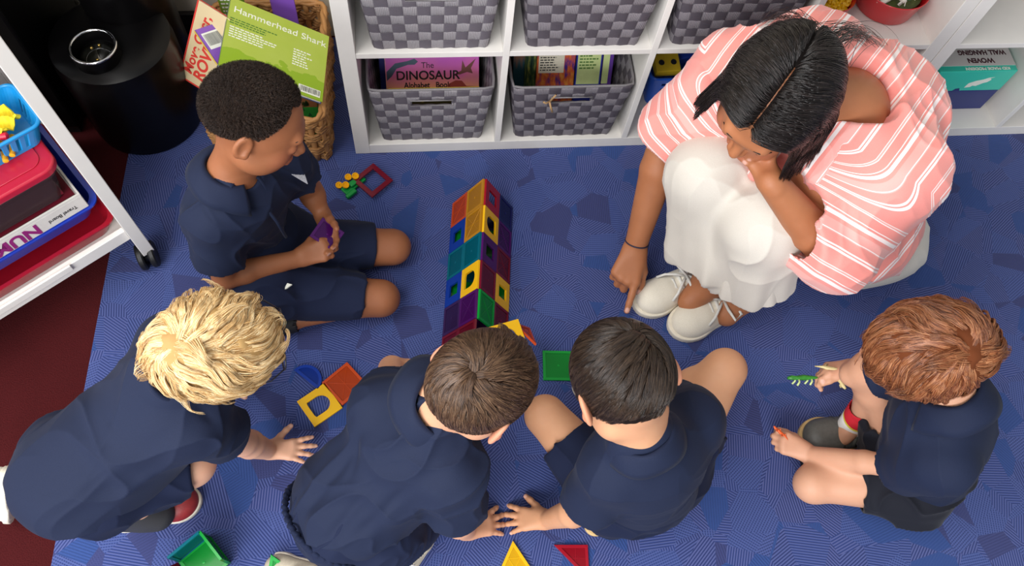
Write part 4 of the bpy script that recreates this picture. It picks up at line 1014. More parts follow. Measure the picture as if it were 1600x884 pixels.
class Head:
    def __init__(s, c, f, u, sc=1.0):
        s.c = np.asarray(c, float); s.f = nz(f); u = np.asarray(u, float); s.u = nz(u - s.f * (u @ s.f)); s.r = np.cross(s.f, s.u); s.s = sc
        s.B = np.stack([s.r, s.f, s.u])      # rows
    def w(s, x, y, z): return s.c + (s.r * x + s.f * y + s.u * z) * s.s
    def build(s, S_, neck, nr=.037):
        S = s.s; B = s.B; E = lambda c, r, k=.02, op='u': S_.ell(s.w(*c), np.array(r) * S, B, k * S, op)
        E((0, -.006, .012), (.071, .089, .077)); E((0, .030, -.040), (.056, .056, .066), .035); E((0, .052, -.084), (.026, .024, .020), .035)
        for q in (-1, 1):
            E((q * .034, .056, -.044), (.023, .022, .022), .02); E((q * .042, .022, -.072), (.018, .03, .022), .03)
        S_.cap(s.w(-.030, .0795, .008), s.w(.030, .0795, .008), .010 * S, k=.014 * S)
        for q in (-1, 1):
            E((q * .029, .097, -.016), (.016, .013, .011), .010, 's'); E((q * .0295, .0745, -.016), (.0145, .0135, .0125), .004)
        S_.cap(s.w(0, .084, -.010), s.w(0, .1015, -.036), .0062 * S, .0095 * S, k=.010 * S)
        for q in (-1, 1): E((q * .0095, .094, -.041), (.0075, .009, .0068), .006)
        E((0, .086, -.062), (.021, .010, .0062), .006); E((0, .085, -.071), (.018, .010, .0062), .005)
        S_.cap(s.w(-.02, .094, -.0665), s.w(.02, .094, -.0665), .0016 * S, k=.004 * S, op='s')
        for q in (-1, 1):
            M = unit_rot(s.r + s.f * q * .35, s.f - s.r * q * .35, s.u)
            E2 = lambda c, r, k, op='u': S_.ell(s.w(*c), np.array(r) * S, M, k * S, op)
            E2((q * .0790, -.012, -.018), (.0078, .0180, .0285), .006); E2((q * .0865, -.009, -.016), (.0063, .0105, .017), .005, 's'); E2((q * .0795, -.002, -.034), (.006, .007, .009), .005)
        S_.cap(s.w(0, -.018, -.045), neck, nr * S * .95, nr * S * 1.08, k=.03 * S)
    def ear(s, q): return s.w(q * .08, -.01, -.02)
def child_defaults(): return dict(ua=(.031, .026), fa=(.027, .0185), th=(.058, .040), sh=(.036, .024))
def arm(S_, s, e, w, sc=1.0, ua=(.034, .028), fa=(.028, .0178)):
    S_.cap(s, e, ua[0] * sc, ua[1] * sc, k=.012 * sc, mid=.001); 
    m = np.asarray(e) * .72 + np.asarray(w) * .28; S_.cap(e, m, ua[1] * .96 * sc, fa[0] * 1.0 * sc, k=.006 * sc); S_.cap(m, w, fa[0] * 1.0 * sc, fa[1] * sc, k=.006 * sc)
def leg(S_, h, kn, a, sc=1.0, th=(.062, .041), sh=(.038, .023)):
    S_.cap(h, kn, th[0] * sc, th[1] * sc, k=.03 * sc, mid=.002)
    h = np.asarray(h); kn = np.asarray(kn); a = np.asarray(a)
    S_.ell(kn + nz(nz(kn - h) + nz(kn - a)) * .006 * sc, np.array([.037, .037, .036]) * sc, k=.02 * sc)
    back = nz(nz(h - kn) * .6 - nz(a - kn)); bk = nz(h - kn) - nz(a - kn) * (nz(h - kn) @ nz(a - kn)); 
    m = kn * .68 + a * .32 + nz(bk) * .010 * sc if np.linalg.norm(bk) > 1e-3 else kn * .68 + a * .32
    S_.cap(kn, m, .036 * sc, sh[0] * 1.02 * sc, k=.02 * sc); S_.cap(m, a, sh[0] * 1.02 * sc, sh[1] * sc, k=.010 * sc)
def sleeve(S_, s, e, frac, r0, r1, k=.03, hollow=True, wall=.004, fl=None, fk=1.0):
    """short sleeve with an open cuff"""
    s = np.asarray(s, float); e = np.asarray(e, float); d = nz(e - s); end = s + (e - s) * frac
    S_.cap(s, end + d * .03, r0, r1, k=k, clip=[(end, d)], fl=fl, fk=fk)
    if hollow: S_.hol = getattr(S_, 'hol', []); S_.hol.append((end - d * .030, end + d * .03, r1 - wall - .004, r1 - wall, fl, fk))
def finish_hollows(S_):
    for a, b, r0, r1, fl, fk in getattr(S_, 'hol', []): S_.cap(a, b, r0, r1, k=.003, op='s', fl=fl, fk=fk)
def solid(name, S_, h, m, parent, fold=(), nails=(), blush=(), smooth=1, fade=None):
    finish_hollows(S_)
    V_, Q = keep_main(*S_.mesh(h)); V_ = vsmooth(V_, Q, smooth, .5) if smooth else V_
    if fold:
        N = vnormals(V_, Q); D = 0
        for f in fold: D = D + (f(V_, N) if callable(f) else folds(V_, *f))
        V_ = V_ + N * np.asarray(D)[:, None]
    at_ = {}
    if blush or nails:
        b = np.zeros(len(V_)); 
        for c, r, w in blush: b = np.maximum(b, w * np.clip(1.3 - np.linalg.norm(V_ - c, axis=1) / r, 0, 1))
        at_['blush'] = b; nl = np.zeros(len(V_))
        for c, r in nails: nl = np.maximum(nl, np.clip((1.2 - np.linalg.norm(V_ - c, axis=1) / r) * 3, 0, 1))
        at_['nail'] = nl
    return mesh_obj(name, V_, Q, m, parent, at_)
def crease(a, b, depth, width):
    """a pulled fold: groove (depth > 0) or ridge (< 0) along a segment"""
    a = np.asarray(a, float); b = np.asarray(b, float); ab = b - a
    def f(P, N):
        t = np.clip((P - a) @ ab / (ab @ ab), 0, 1); d = np.linalg.norm(P - a - t[:, None] * ab, axis=1); return -depth * np.exp(-(d / width) ** 2) * (np.sin(np.pi * np.clip(t * .9 + .05, 0, 1)) ** .5)
    return f
# ------------------------------------------------------------------ hair: tapered strands that follow the head
CAPM = {}
def hair_mat(name, cols, rough=.38, spec=.5):
    t = NT(name); g = t.new('ShaderNodeNewGeometry'); n = t.noise(t.obj(), 30, 3)
    r = t.M('ADD', t.M('MULTIPLY', g.outputs['Random Per Island'], .62), t.M('MULTIPLY', n, .38))
    c = t.ramp(r, [(.15 + .7 * i / (len(cols) - 1), lin(c_)) for i, c_ in enumerate(cols)])
    t.set(Base_Color=c, Roughness=rough); t.b.inputs['Specular IOR Level'].default_value = spec; t.b.inputs['Anisotropic'].default_value = .3
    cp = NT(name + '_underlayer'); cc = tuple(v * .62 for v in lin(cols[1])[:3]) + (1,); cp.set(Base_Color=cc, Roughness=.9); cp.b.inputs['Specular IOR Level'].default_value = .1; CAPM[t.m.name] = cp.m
    return t.m
def strands_mesh(name, paths, rad, m, parent, nside=3, tip=.25):
    """paths (n, k, 3)"""
    n, k, _ = paths.shape; T = np.gradient(paths, axis=1); T /= np.linalg.norm(T, axis=2, keepdims=True) + 1e-12
    ref = np.where(np.abs(T[:, :1, 2:]) > .9, np.array([1., 0, 0]), np.array([0, 0, 1.])); ref = np.broadcast_to(ref, T.shape)
    X = np.cross(T, ref); X /= np.linalg.norm(X, axis=2, keepdims=True) + 1e-12; Y = np.cross(T, X)
    r = (rad if np.ndim(rad) else np.full(n, rad))[:, None] * np.linspace(1, 0, k)[None, :] ** .5 * (1 - tip) + tip * (rad if np.ndim(rad) else rad * np.ones(n))[:, None]
    ang = [2 * math.pi * q / nside for q in range(nside)]
    V_ = np.stack([paths + (X * math.cos(a) + Y * math.sin(a)) * r[:, :, None] for a in ang], 2)    # n,k,s,3
    idx = np.arange(n * k * nside).reshape(n, k, nside); q = []
    for s_ in range(nside):
        s2 = (s_ + 1) % nside; q.append(np.stack([idx[:, :-1, s_], idx[:, :-1, s2], idx[:, 1:, s2], idx[:, 1:, s_]], -1).reshape(-1, 4))
    return mesh_obj(name, V_.reshape(-1, 3), np.concatenate(q), m, parent)
SKULL = np.array([.0735, .0915, .0795])
def grow(hd, n, steps, seg, whorl, swirl, mask, thick, rng, flow=None, grav=.0, lift=.25, noise_amp=.25, noise_f=18, jit=.08, clump=0, hang=.4, length_var=.3, skull=SKULL, ctr=(0, -.006, .012), rise=None):
    """strands in head-local space, returned in world space; flow(P) can replace the whorl field"""
    S = hd.s; c = np.array(ctr); out = []
    D = rng.normal(size=(n * 4, 3)); D /= np.linalg.norm(D, axis=1, keepdims=True); D = D[mask(D)][:n]; n = len(D)
    P = D * skull; off = thick * (.40 + .60 * rng.random(n)); wh = nz(whorl) * skull; L = 1 - length_var * rng.random(n)
    gl = np.array([hd.r @ V(0, 0, -1), hd.f @ V(0, 0, -1), hd.u @ V(0, 0, -1)])
    jt = rng.normal(size=(n, 3)) * jit; path = [P.copy()]; vel = None
    for k in range(steps):
        Nn = P / skull ** 2; Nn /= np.linalg.norm(Nn, axis=1, keepdims=True)
        if flow is not None: F = flow(P, k / steps)
        else:
            F = P - wh; F /= np.linalg.norm(F, axis=1, keepdims=True) + 1e-9
            sw = np.cross(Nn, F); F = F + sw * swirl
        F = F - Nn * (F * Nn).sum(1, keepdims=True); F /= np.linalg.norm(F, axis=1, keepdims=True) + 1e-9
        q = P * noise_f; nzv = np.stack([vnoise(q, 11), vnoise(q, 12), vnoise(q, 13)], 1) * noise_amp
        F = F + nzv + jt + gl * grav * (k / steps + .2)
        up_ = lift * (1 - k / (steps * .5)) 
        F = F + Nn * up_
        if vel is not None: F = F * .55 + vel * .45
        F /= np.linalg.norm(F, axis=1, keepdims=True); vel = F
        P = P + F * (seg * L)[:, None]
        # keep it at its own layer above the skull, unless it has left the head
        e = np.linalg.norm(P / skull, axis=1); tgt = 1 + (off * (.35 + .65 * min(1, k / 3))) / .08
        low = P[:, 2] < -.045
        e2 = np.where(low, np.maximum(e, 1.0), e + (np.clip(e, tgt * .97, tgt * 1.06) - e) * (1 - hang))
        P = P / e[:, None] * e2[:, None]; path.append(P.copy())
    A = np.stack(path, 1) + c
    return hd.c + (A @ hd.B) * S
def clumped(hd, gk, n, seed, mask, clump=.6, frizz=.0012, whorl=None, near=.30, skull=SKULL, ctr=(0, -.006, .012), **kw):
    """many fine strands gathered round guide strands"""
    rg = np.random.default_rng(seed); G = grow(hd, gk, rng=rg, mask=mask, whorl=whorl if whorl is not None else V(0, -.6, .8), **kw)
    G = ((G - hd.c) / hd.s) @ hd.B.T - np.array(ctr); g0 = G[:, 0]
    D = rg.normal(size=(n * 4, 3)); D /= np.linalg.norm(D, axis=1, keepdims=True); D = D[mask(D)][:n]
    if whorl is not None:
        E_ = nz(whorl) + rg.normal(size=(int(n * near), 3)) * .20; E_ /= np.linalg.norm(E_, axis=1, keepdims=True); D = np.concatenate([D, E_[mask(E_)]])
    R_ = D * skull; idx = np.concatenate([np.argmin(((R_[i:i + 2000, None] - g0[None]) ** 2).sum(-1), 1) for i in range(0, len(R_), 2000)])
    K = G.shape[1]; t = np.linspace(0, 1, K)[None, :, None]; P = G[idx] + (R_ - g0[idx])[:, None, :] * (1 - clump * t)
    q = (R_[:, None, :] * 60 + t * 3).reshape(-1, 3); nn = np.stack([vnoise(q, 31), vnoise(q, 32), vnoise(q, 33)], 1).reshape(P.shape); P = P + nn * frizz * (.3 + t) + rg.normal(size=(len(R_), 1, 3)) * frizz * .6 * t
    e = np.linalg.norm(P / skull, axis=2, keepdims=True); lo = 1.03 + .05 * np.minimum(1, t * 4) + rg.random((len(R_), 1, 1)) * .03; P = np.where((P[:, :, 2:] > -.045) & (e < lo), P / e * lo, P)
    return hd.c + ((P + np.array(ctr)) @ hd.B) * hd.s
def hair_cap(name, hd, m, parent, thick, mask_fn, h=.003, amp=.002, freq=90, skull=SKULL, ctr=(0, -.006, .012)):
    """dense under-layer so the scalp never shows through"""
    G = 120; th = np.linspace(0, np.pi, G)[:, None]; ph = np.linspace(0, 2 * np.pi, 2 * G)[None, :-1]
    D = np.stack([np.sin(th) * np.cos(ph), np.sin(th) * np.sin(ph), np.cos(th) * np.ones_like(ph)], -1); nr, ncn = D.shape[:2]; Df = D.reshape(-1, 3)
    k = mask_fn(Df, True); P = Df * (skull + thick * np.clip(k, 0, 1)[:, None]); P = P - (Df * (1 - np.clip(k, 0, 1))[:, None]) * .010
    P += Df * (vnoise(P * freq, 3) * amp)[:, None]
    idx = np.arange(nr * ncn).reshape(nr, ncn); Q = np.stack([idx[:-1], idx[1:], np.roll(idx[1:], -1, 1), np.roll(idx[:-1], -1, 1)], -1).reshape(-1, 4)
    Q = Q[k[Q].max(1) > 0]
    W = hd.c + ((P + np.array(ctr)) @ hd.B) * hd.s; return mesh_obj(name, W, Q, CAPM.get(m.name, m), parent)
def scalp(front=.30, side=-.30, back=-.62, soft=.12, sideburn=0.0):
    """boundary height of the hairline as a function of direction in head space"""
    def f(D, val=False):
        y = D[:, 1] / (np.hypot(D[:, 0], D[:, 1]) + 1e-9); z = D[:, 2]
        lim = np.where(y > 0, side + (front - side) * np.clip((y - .15) / .6, 0, 1) ** 1.0, side + (back - side) * np.clip(-y * 1.3, 0, 1) ** .7)
        k = (z - lim) / soft
        return k if val else k > 0
    return f
# ------------------------------------------------------------------ clothes helpers
def collar(parent, nb, up, fwd, r_in, m, open_deg=34, h=.034, width=.045, tips=True, name='collar', rx=1.0, ry=.92, lean=0.0, thick=.0028):
    """polo collar: stand and folded leaf around the neck, open at the front"""
    up = nz(up); fwd = nz(np.asarray(fwd) - up * (np.asarray(fwd) @ up)); rt = np.cross(fwd, up); N = 64; K = 9; Vs = []
    for i in range(N):
        a = math.radians(open_deg * .5) + (2 * math.pi - math.radians(open_deg)) * i / (N - 1)     # from the front, round the back, to the front
        dr = fwd * math.cos(a) * ry + rt * math.sin(a) * rx; edge = abs(i / (N - 1) - .5) * 2; tp = max(0, (edge - .78) / .22)
        for j in range(K):
            t = j / (K - 1)
            if t < .35: q = t / .35; r = r_in + .003 * q; z = h * q * .8
            else: q = (t - .35) / .65; r = r_in + .004 + (width * (1 + .30 * tp)) * q * .78; z = h * .8 + .006 * math.sin(q * 2.4) - (h * .85 + .02 * (1 + tp * .6)) * q ** 1.25
            wob = .0015 * math.sin(a * 5 + j)
            Vs.append(np.asarray(nb) + dr * (r + wob) + up * z - fwd * (1 - math.cos(a)) * 0 + up * (-.012 * (1 + math.cos(a)) / 2))
    idx = np.arange(N * K).reshape(N, K); Q = np.stack([idx[:-1, :-1], idx[1:, :-1], idx[1:, 1:], idx[:-1, 1:]], -1).reshape(-1, 4)
    o = mesh_obj(name, np.array(Vs), Q, m, parent); s_ = o.modifiers.new('s', 'SOLIDIFY'); s_.thickness = thick; s_.offset = 0; return o
def shoe(root_parent, heel, toe_dir, up, L, m_up, m_sole, sc=1.0, width=.36, lace=None, name='shoe', strap=None, collar_h=.055, h=.0022, opening=True):
    """low shoe: outsole, upper with an opening, tongue, laces or strap; heel = back of the sole on the ground"""
    f = nz(toe_dir); u = nz(np.asarray(up) - f * (np.asarray(up) @ f)); r = np.cross(f, u); B = np.stack([r, f, u]); heel = np.asarray(heel, float)
    w = lambda x, y, z: heel + r * x * L + f * y * L + u * z * L
    W = width / 2
    So = SDF()
    So.ell(w(0, .76, .03), np.array([W * 1.02, .25, .5]) * L, B, .0, clip=[(w(0, 0, .075), u), (w(0, 0, 0), -u)]); So.ell(w(0, .16, .03), np.array([W * .80, .175, .5]) * L, B, .05 * L, clip=[(w(0, 0, .075), u), (w(0, 0, 0), -u)])
    So.cap(w(0, .25, .03), w(.0, .7, .03), W * .80 * L, W * .92 * L, k=.05 * L, fl=u, fk=1.0, clip=[(w(0, 0, .075), u), (w(0, 0, 0), -u)])
    Up = SDF()
    Up.ell(w(0, .74, .07), np.array([W * .94, .235, .165]) * L, B, .03 * L); Up.cap(w(0, .20, .10), w(0, .62, .10), W * .70 * L, W * .86 * L, k=.05 * L, fl=u, fk=.80)
    Up.ell(w(0, .17, .11), np.array([W * .74, .165, .19]) * L, B, .04 * L); Up.cap(w(0, .18, .12), w(0, .40, .20), W * .62 * L, W * .46 * L, k=.05 * L)
    if opening: Up.cap(w(0, .20, .20), w(0, .20, .50), W * .50 * L, W * .56 * L, k=.02 * L, op='s')
    if opening: Up.cap(w(0, .22, .24), w(0, .36, .36), W * .44 * L, W * .42 * L, k=.02 * L, op='s')
    Up.half(w(0, 0, .05), -u, heel - L * 1.2, heel + L * 1.2)
    root_parent = solid(name, Up, h, m_up, root_parent)
    solid('sole', So, h, m_sole, root_parent)
    if lace is not None:
        b = MB(); 
        for k_ in range(4):
            y = .43 + k_ * .065; z = .245 - k_ * .022
            b.tube([w(-.085, y, z - .012), w(-.04, y + .012, z + .020), w(.04, y - .005, z + .022), w(.085, y + .01, z - .012)], .0030 * sc, 6)
        b.build('laces', lace, root_parent, smooth=True)
    return w, root_parent

def rebase(root, loc):
    loc = Vector(loc); root.location = loc
    for c in [o for o in bpy.data.objects if o.parent is root]: c.location = c.location - loc
def torso(S_, pel, ch, nb, sL, sR, face, add=0.0, rp=.090, rc=.088, fp=.80, sh=.040, k=.04):
    S_.cap(pel, ch, rp + add, rc + add, k=k, fl=face, fk=fp); S_.cap(sL, sR, sh + add, k=.05)
    S_.cap(ch, nb, .075 + add, .046 + add * .5, k=.05, fl=face, fk=.85)
def shorts_leg(S_, h, kn, frac, r0, r1, k=.03, wall=.004):
    h = np.asarray(h, float); kn = np.asarray(kn, float); d = nz(kn - h); end = h + (kn - h) * frac
    S_.cap(h, end + d * .03, r0, r1, k=k, clip=[(end, d)]); S_.hol = getattr(S_, 'hol', []); S_.hol.append((end - d * .03, end + d * .03, r1 - wall - .003, r1 - wall, None, 1.0))
# ================================================================== boy kneeling at the left, dark curly hair
rng = np.random.default_rng(7)
def brow_pts(hd, q): return [hd.w(q * x, y, z) for x, y, z in ((.012, .0885, .009), (.020, .0890, .012), (.029, .0880, .013), (.037, .0825, .012), (.044, .0760, .008))]
def lash_pts(hd, q): return [hd.w(q * x, y, z) for x, y, z in ((.0185, .0805, -.0205), (.0235, .0850, -.0222), (.0295, .0868, -.0228), (.0355, .0850, -.0222), (.0405, .0805, -.0200))]
def boy_a():
    root = thing('person', 'boy with short dark curly hair, kneeling in navy polo and shorts, holding a purple tile', 'person')
    hd = Head((-.118, -.336, .612), (.863, -.119, -.491), (.505, .254, .825), .96)
    nb = V(-.190, -.362, .478); sR = V(-.240, -.422, .400); sL = V(-.112, -.292, .405); face = nz(V(.70, -.66, -.1))
    ch = V(-.195, -.358, .375); pel = V(-.235, -.352, .16); hR = V(-.195, -.440, .12); hL = V(-.185, -.325, .12)
    kR = at(594, 466, .058); kL = at(612, 386, .058); aR = V(-.155, -.492, .036); aL = V(-.13, -.36, .036)
    eR = at(352, 432, .240); wR = at(468, 403, .215); eL = at(484, 296, .27); wL = at(502, 332, .225)
    nails = []
    b = SDF(); torso(b, pel, ch, nb, sL, sR, face, rp=.080, rc=.080); b.cap(hL, hR, .080, k=.04)
    arm(b, sR, eR, wR); arm(b, sL, eL, wL); leg(b, hR, kR, aR); leg(b, hL, kL, aL)
    for a in (aR, aL): b.cap(a, a + V(-.12, .01, -.004), .024, .018, k=.02, fl=V(0, 0, 1), fk=.8)
    hp = at(511, 366, .236)
    hand(b, wR, at(505, 390, .222) - wR, V(.15, -.45, .85), -1, .98, (.50, .58, .62, .66), .06, (.62, .25), nails)
    hand(b, wL, at(516, 368, .212) - wL, V(.55, .50, -.45), 1, .98, (.30, .34, .38, .42), .10, (.8, .2), nails)
    hd.build(b, nb)
    body = solid('body', b, .0024, SK['A'], root, nails=nails, blush=[(hd.w(0, .094, -.066), .021 , .9), (hd.w(.04, .07, -.04), .03, .35), (hd.w(-.04, .07, -.04), .03, .35)])
    # face detail: brows and lashes
    for q in (-1, 1):
        MB().tube(brow_pts(hd, q), .0013, 6, taper=[.8, 1.1, 1.2, 1, .5]).build('eyebrow', mat('brow_black', (26, 18, 16), .8), root, smooth=True)
        MB().tube(lash_pts(hd, q), .0009, 6).build('eyelashes', bpy.data.materials['brow_black'], root, smooth=True)
    hm = hair_mat('hair_black_curly', [(24, 16, 13), (42, 30, 24), (64, 48, 38)], .55, .35)
    mk = scalp(.72, -.08, -.62, .10)
    hair_cap('hair', hd, hm, root, .005, mk, amp=.002, freq=160)
    hc = [o for o in bpy.data.objects if o.parent is root and o.name.startswith('hair')][-1]
    D = rng.normal(size=(26000, 3)); D /= np.linalg.norm(D, axis=1, keepdims=True); D = D[mk(D)]; n = len(D)
    P0 = D * (SKULL + .002); ax1 = np.cross(D, rng.normal(size=(n, 3))); ax1 /= np.linalg.norm(ax1, axis=1, keepdims=True); ax2 = np.cross(D, ax1); kk = 7
    ph = rng.random(n) * 6.28; L = .007 + .004 * rng.random(n); edge = np.clip(mk(D, True), .25, 1)
    pts = [P0 + D * (L * edge * t)[:, None] + (ax1 * np.cos(ph + t * 8)[:, None] + ax2 * np.sin(ph + t * 8)[:, None]) * .0019 for t in np.linspace(0, 1, kk)]
    A = np.stack(pts, 1) + V(0, -.006, .012); strands_mesh('hair_curls', hd.c + (A @ hd.B) * hd.s, .00050, hm, hc)
    # shirt
    s = SDF(); torso(s, pel + V(0, 0, -.01), ch, nb - V(0, 0, .01), sL, sR, face, .013, rp=.082, rc=.084)
    sleeve(s, sR, eR, .66, .050, .054, k=.02); sleeve(s, sL, eL, .55, .050, .052, k=.02)
    s.cap(nb + V(.01, -.005, -.01), hd.w(0, -.01, -.06), .038, .042, k=.01, op='s')
    fo = [(V(.3, .2, -.9), 7, 16, .0035, 3), (V(.7, -.5, -.3), 5, 22, .0022, 9), crease(sR + V(.03, 0, -.05), pel + V(.08, -.06, .04), .006, .012), crease(sL + V(0, -.06, -.06), pel + V(.10, .0, .05), .005, .012), crease(sR + V(.04, .02, -.02), sR + V(.02, .0, -.12), .006, .010)]
    sh = solid('polo_shirt', s, .003, navy, root, fold=fo)
    collar(sh, nb + V(.0, 0, .004), hd.w(0, -.02, -.05) - nb, V(.75, -.66, -.1), .047, navy, width=.042, h=.026)
    fr_ = nz(V(.70, -.66, 0)); p0 = nb + fr_ * .068 + V(0, 0, -.055)
    bt = MB(); bt.tube([nb + fr_ * .060 + V(0, 0, -.035), nb + fr_ * .097 + V(0, 0, -.085), nb + fr_ * .110 + V(0, 0, -.135)], .0035, 6); bt.build('placket', navy, sh, smooth=True)
    pb = MB(); c_ = at(463, 270, .425); x = nz(V(.25, .9, .2)); n_ = nz(V(.6, -.2, .7)); y = np.cross(n_, x)
    pb.M = frame_mat(c_, x, y, n_); pb.prism([(-.012, -.03), (.012, -.012), (.016, .022), (-.006, .018)], -.001, .001); pb.build('lanyard_badge', mat('badge_print', (214, 216, 224), .5, .25, 400), sh)
    # shorts
    t = SDF(); t.cap(hL + V(-.01, 0, .02), hR + V(-.01, 0, .02), .098, k=.03); t.cap(pel, pel + V(0, 0, .03), .10, k=.03)
    shorts_leg(t, hR + V(0, 0, .0), kR, .84, .076, .054); shorts_leg(t, hL, kL, .84, .076, .054)
    fo = [(V(1, -.1, .0), 6, 18, .003, 21), crease(hR + V(.02, .0, .07), hR + V(.10, -.05, .04), .006, .012)]
    sr = solid('shorts', t, .003, navy_dk, root, fold=fo)
    e = MB(); c_ = at(447, 447, .195); e.M = frame_mat(c_, nz(V(.6, .3, 0)), nz(V(-.3, .7, .1)), V(0, 0, 1)); e.prism([(-.013, -.008), (.013, -.003), (-.002, .011)], -.002, .002); e.build('white_emblem', ink_w, sr)
    # dark shoes under him
    blk = mat('black_shoe_cloth', (22, 22, 26), .6, .1, 200, .3); teal_ = mat('teal_tab', (40, 120, 130), .5)
    for a, dy in ((aR, -.004), (aL, .0)):
        q = SDF(); q.cap(a + V(.015, 0, 0), a + V(-.02, 0, 0), .030, .033, k=.01); q.cap(a + V(-.02, 0, 0), a + V(-.135, .012, -.004), .033, .030, k=.02, fl=V(0, 0, 1), fk=.85); q.cap(a + V(.05, 0, 0), a + V(.0, 0, .0), .027, k=.004, op='s')
        so = solid('shoe', q, .003, blk, root)
    cc = MB(); cc.M = frame_mat(aR + V(-.012, -.012, .030), V(1, 0, 0), V(0, 1, 0), V(0, 0, 1)); cc.box((-.012, -.012, 0), (.012, .010, .004)); cc.build('teal_tab', teal_, so)
    rebase(root, (-.15, -.40, 0))
    # the purple tile in his hands
    r0 = thing('magnetic_tile', 'purple square tile held in the hands of the boy with dark curly hair', 'magnetic tile', tuple(hp))
    n_ = nz(V(.35, -.25, .9)); x = nz(V(.8, -.5, 0)); y = np.cross(n_, x); tile(r0, frame_mat(V(0, 0, 0), nz(np.cross(y, n_)), y, n_), 'purple', 'plain', a=.058)
boy_a()
# ================================================================== shoes used by several people
canvas = cloth_mat('cream_canvas', (236, 230, 216), (214, 206, 188), .8, 500, .3, .1); sole_cream = mat('cream_rubber', (232, 224, 206), .55, .05, 60)
lace_w = cloth_mat('white_lace', (242, 240, 234), None, .8, 900, .3, .1)
grey_lea = mat('grey_shoe_leather', (96, 96, 92), .45, .12, 120, .35); grey_dk = mat('dark_shoe_mesh', (52, 52, 56), .7, .1, 500, .4); red_toe = mat('red_shoe_panel', (150, 44, 46), .5, .12, 90, .3)
blk_shoe = mat('black_shoe_fabric', (24, 24, 28), .6, .1, 300, .3); tan_sole = mat('tan_rubber_sole', (206, 174, 120), .6, .08, 60)
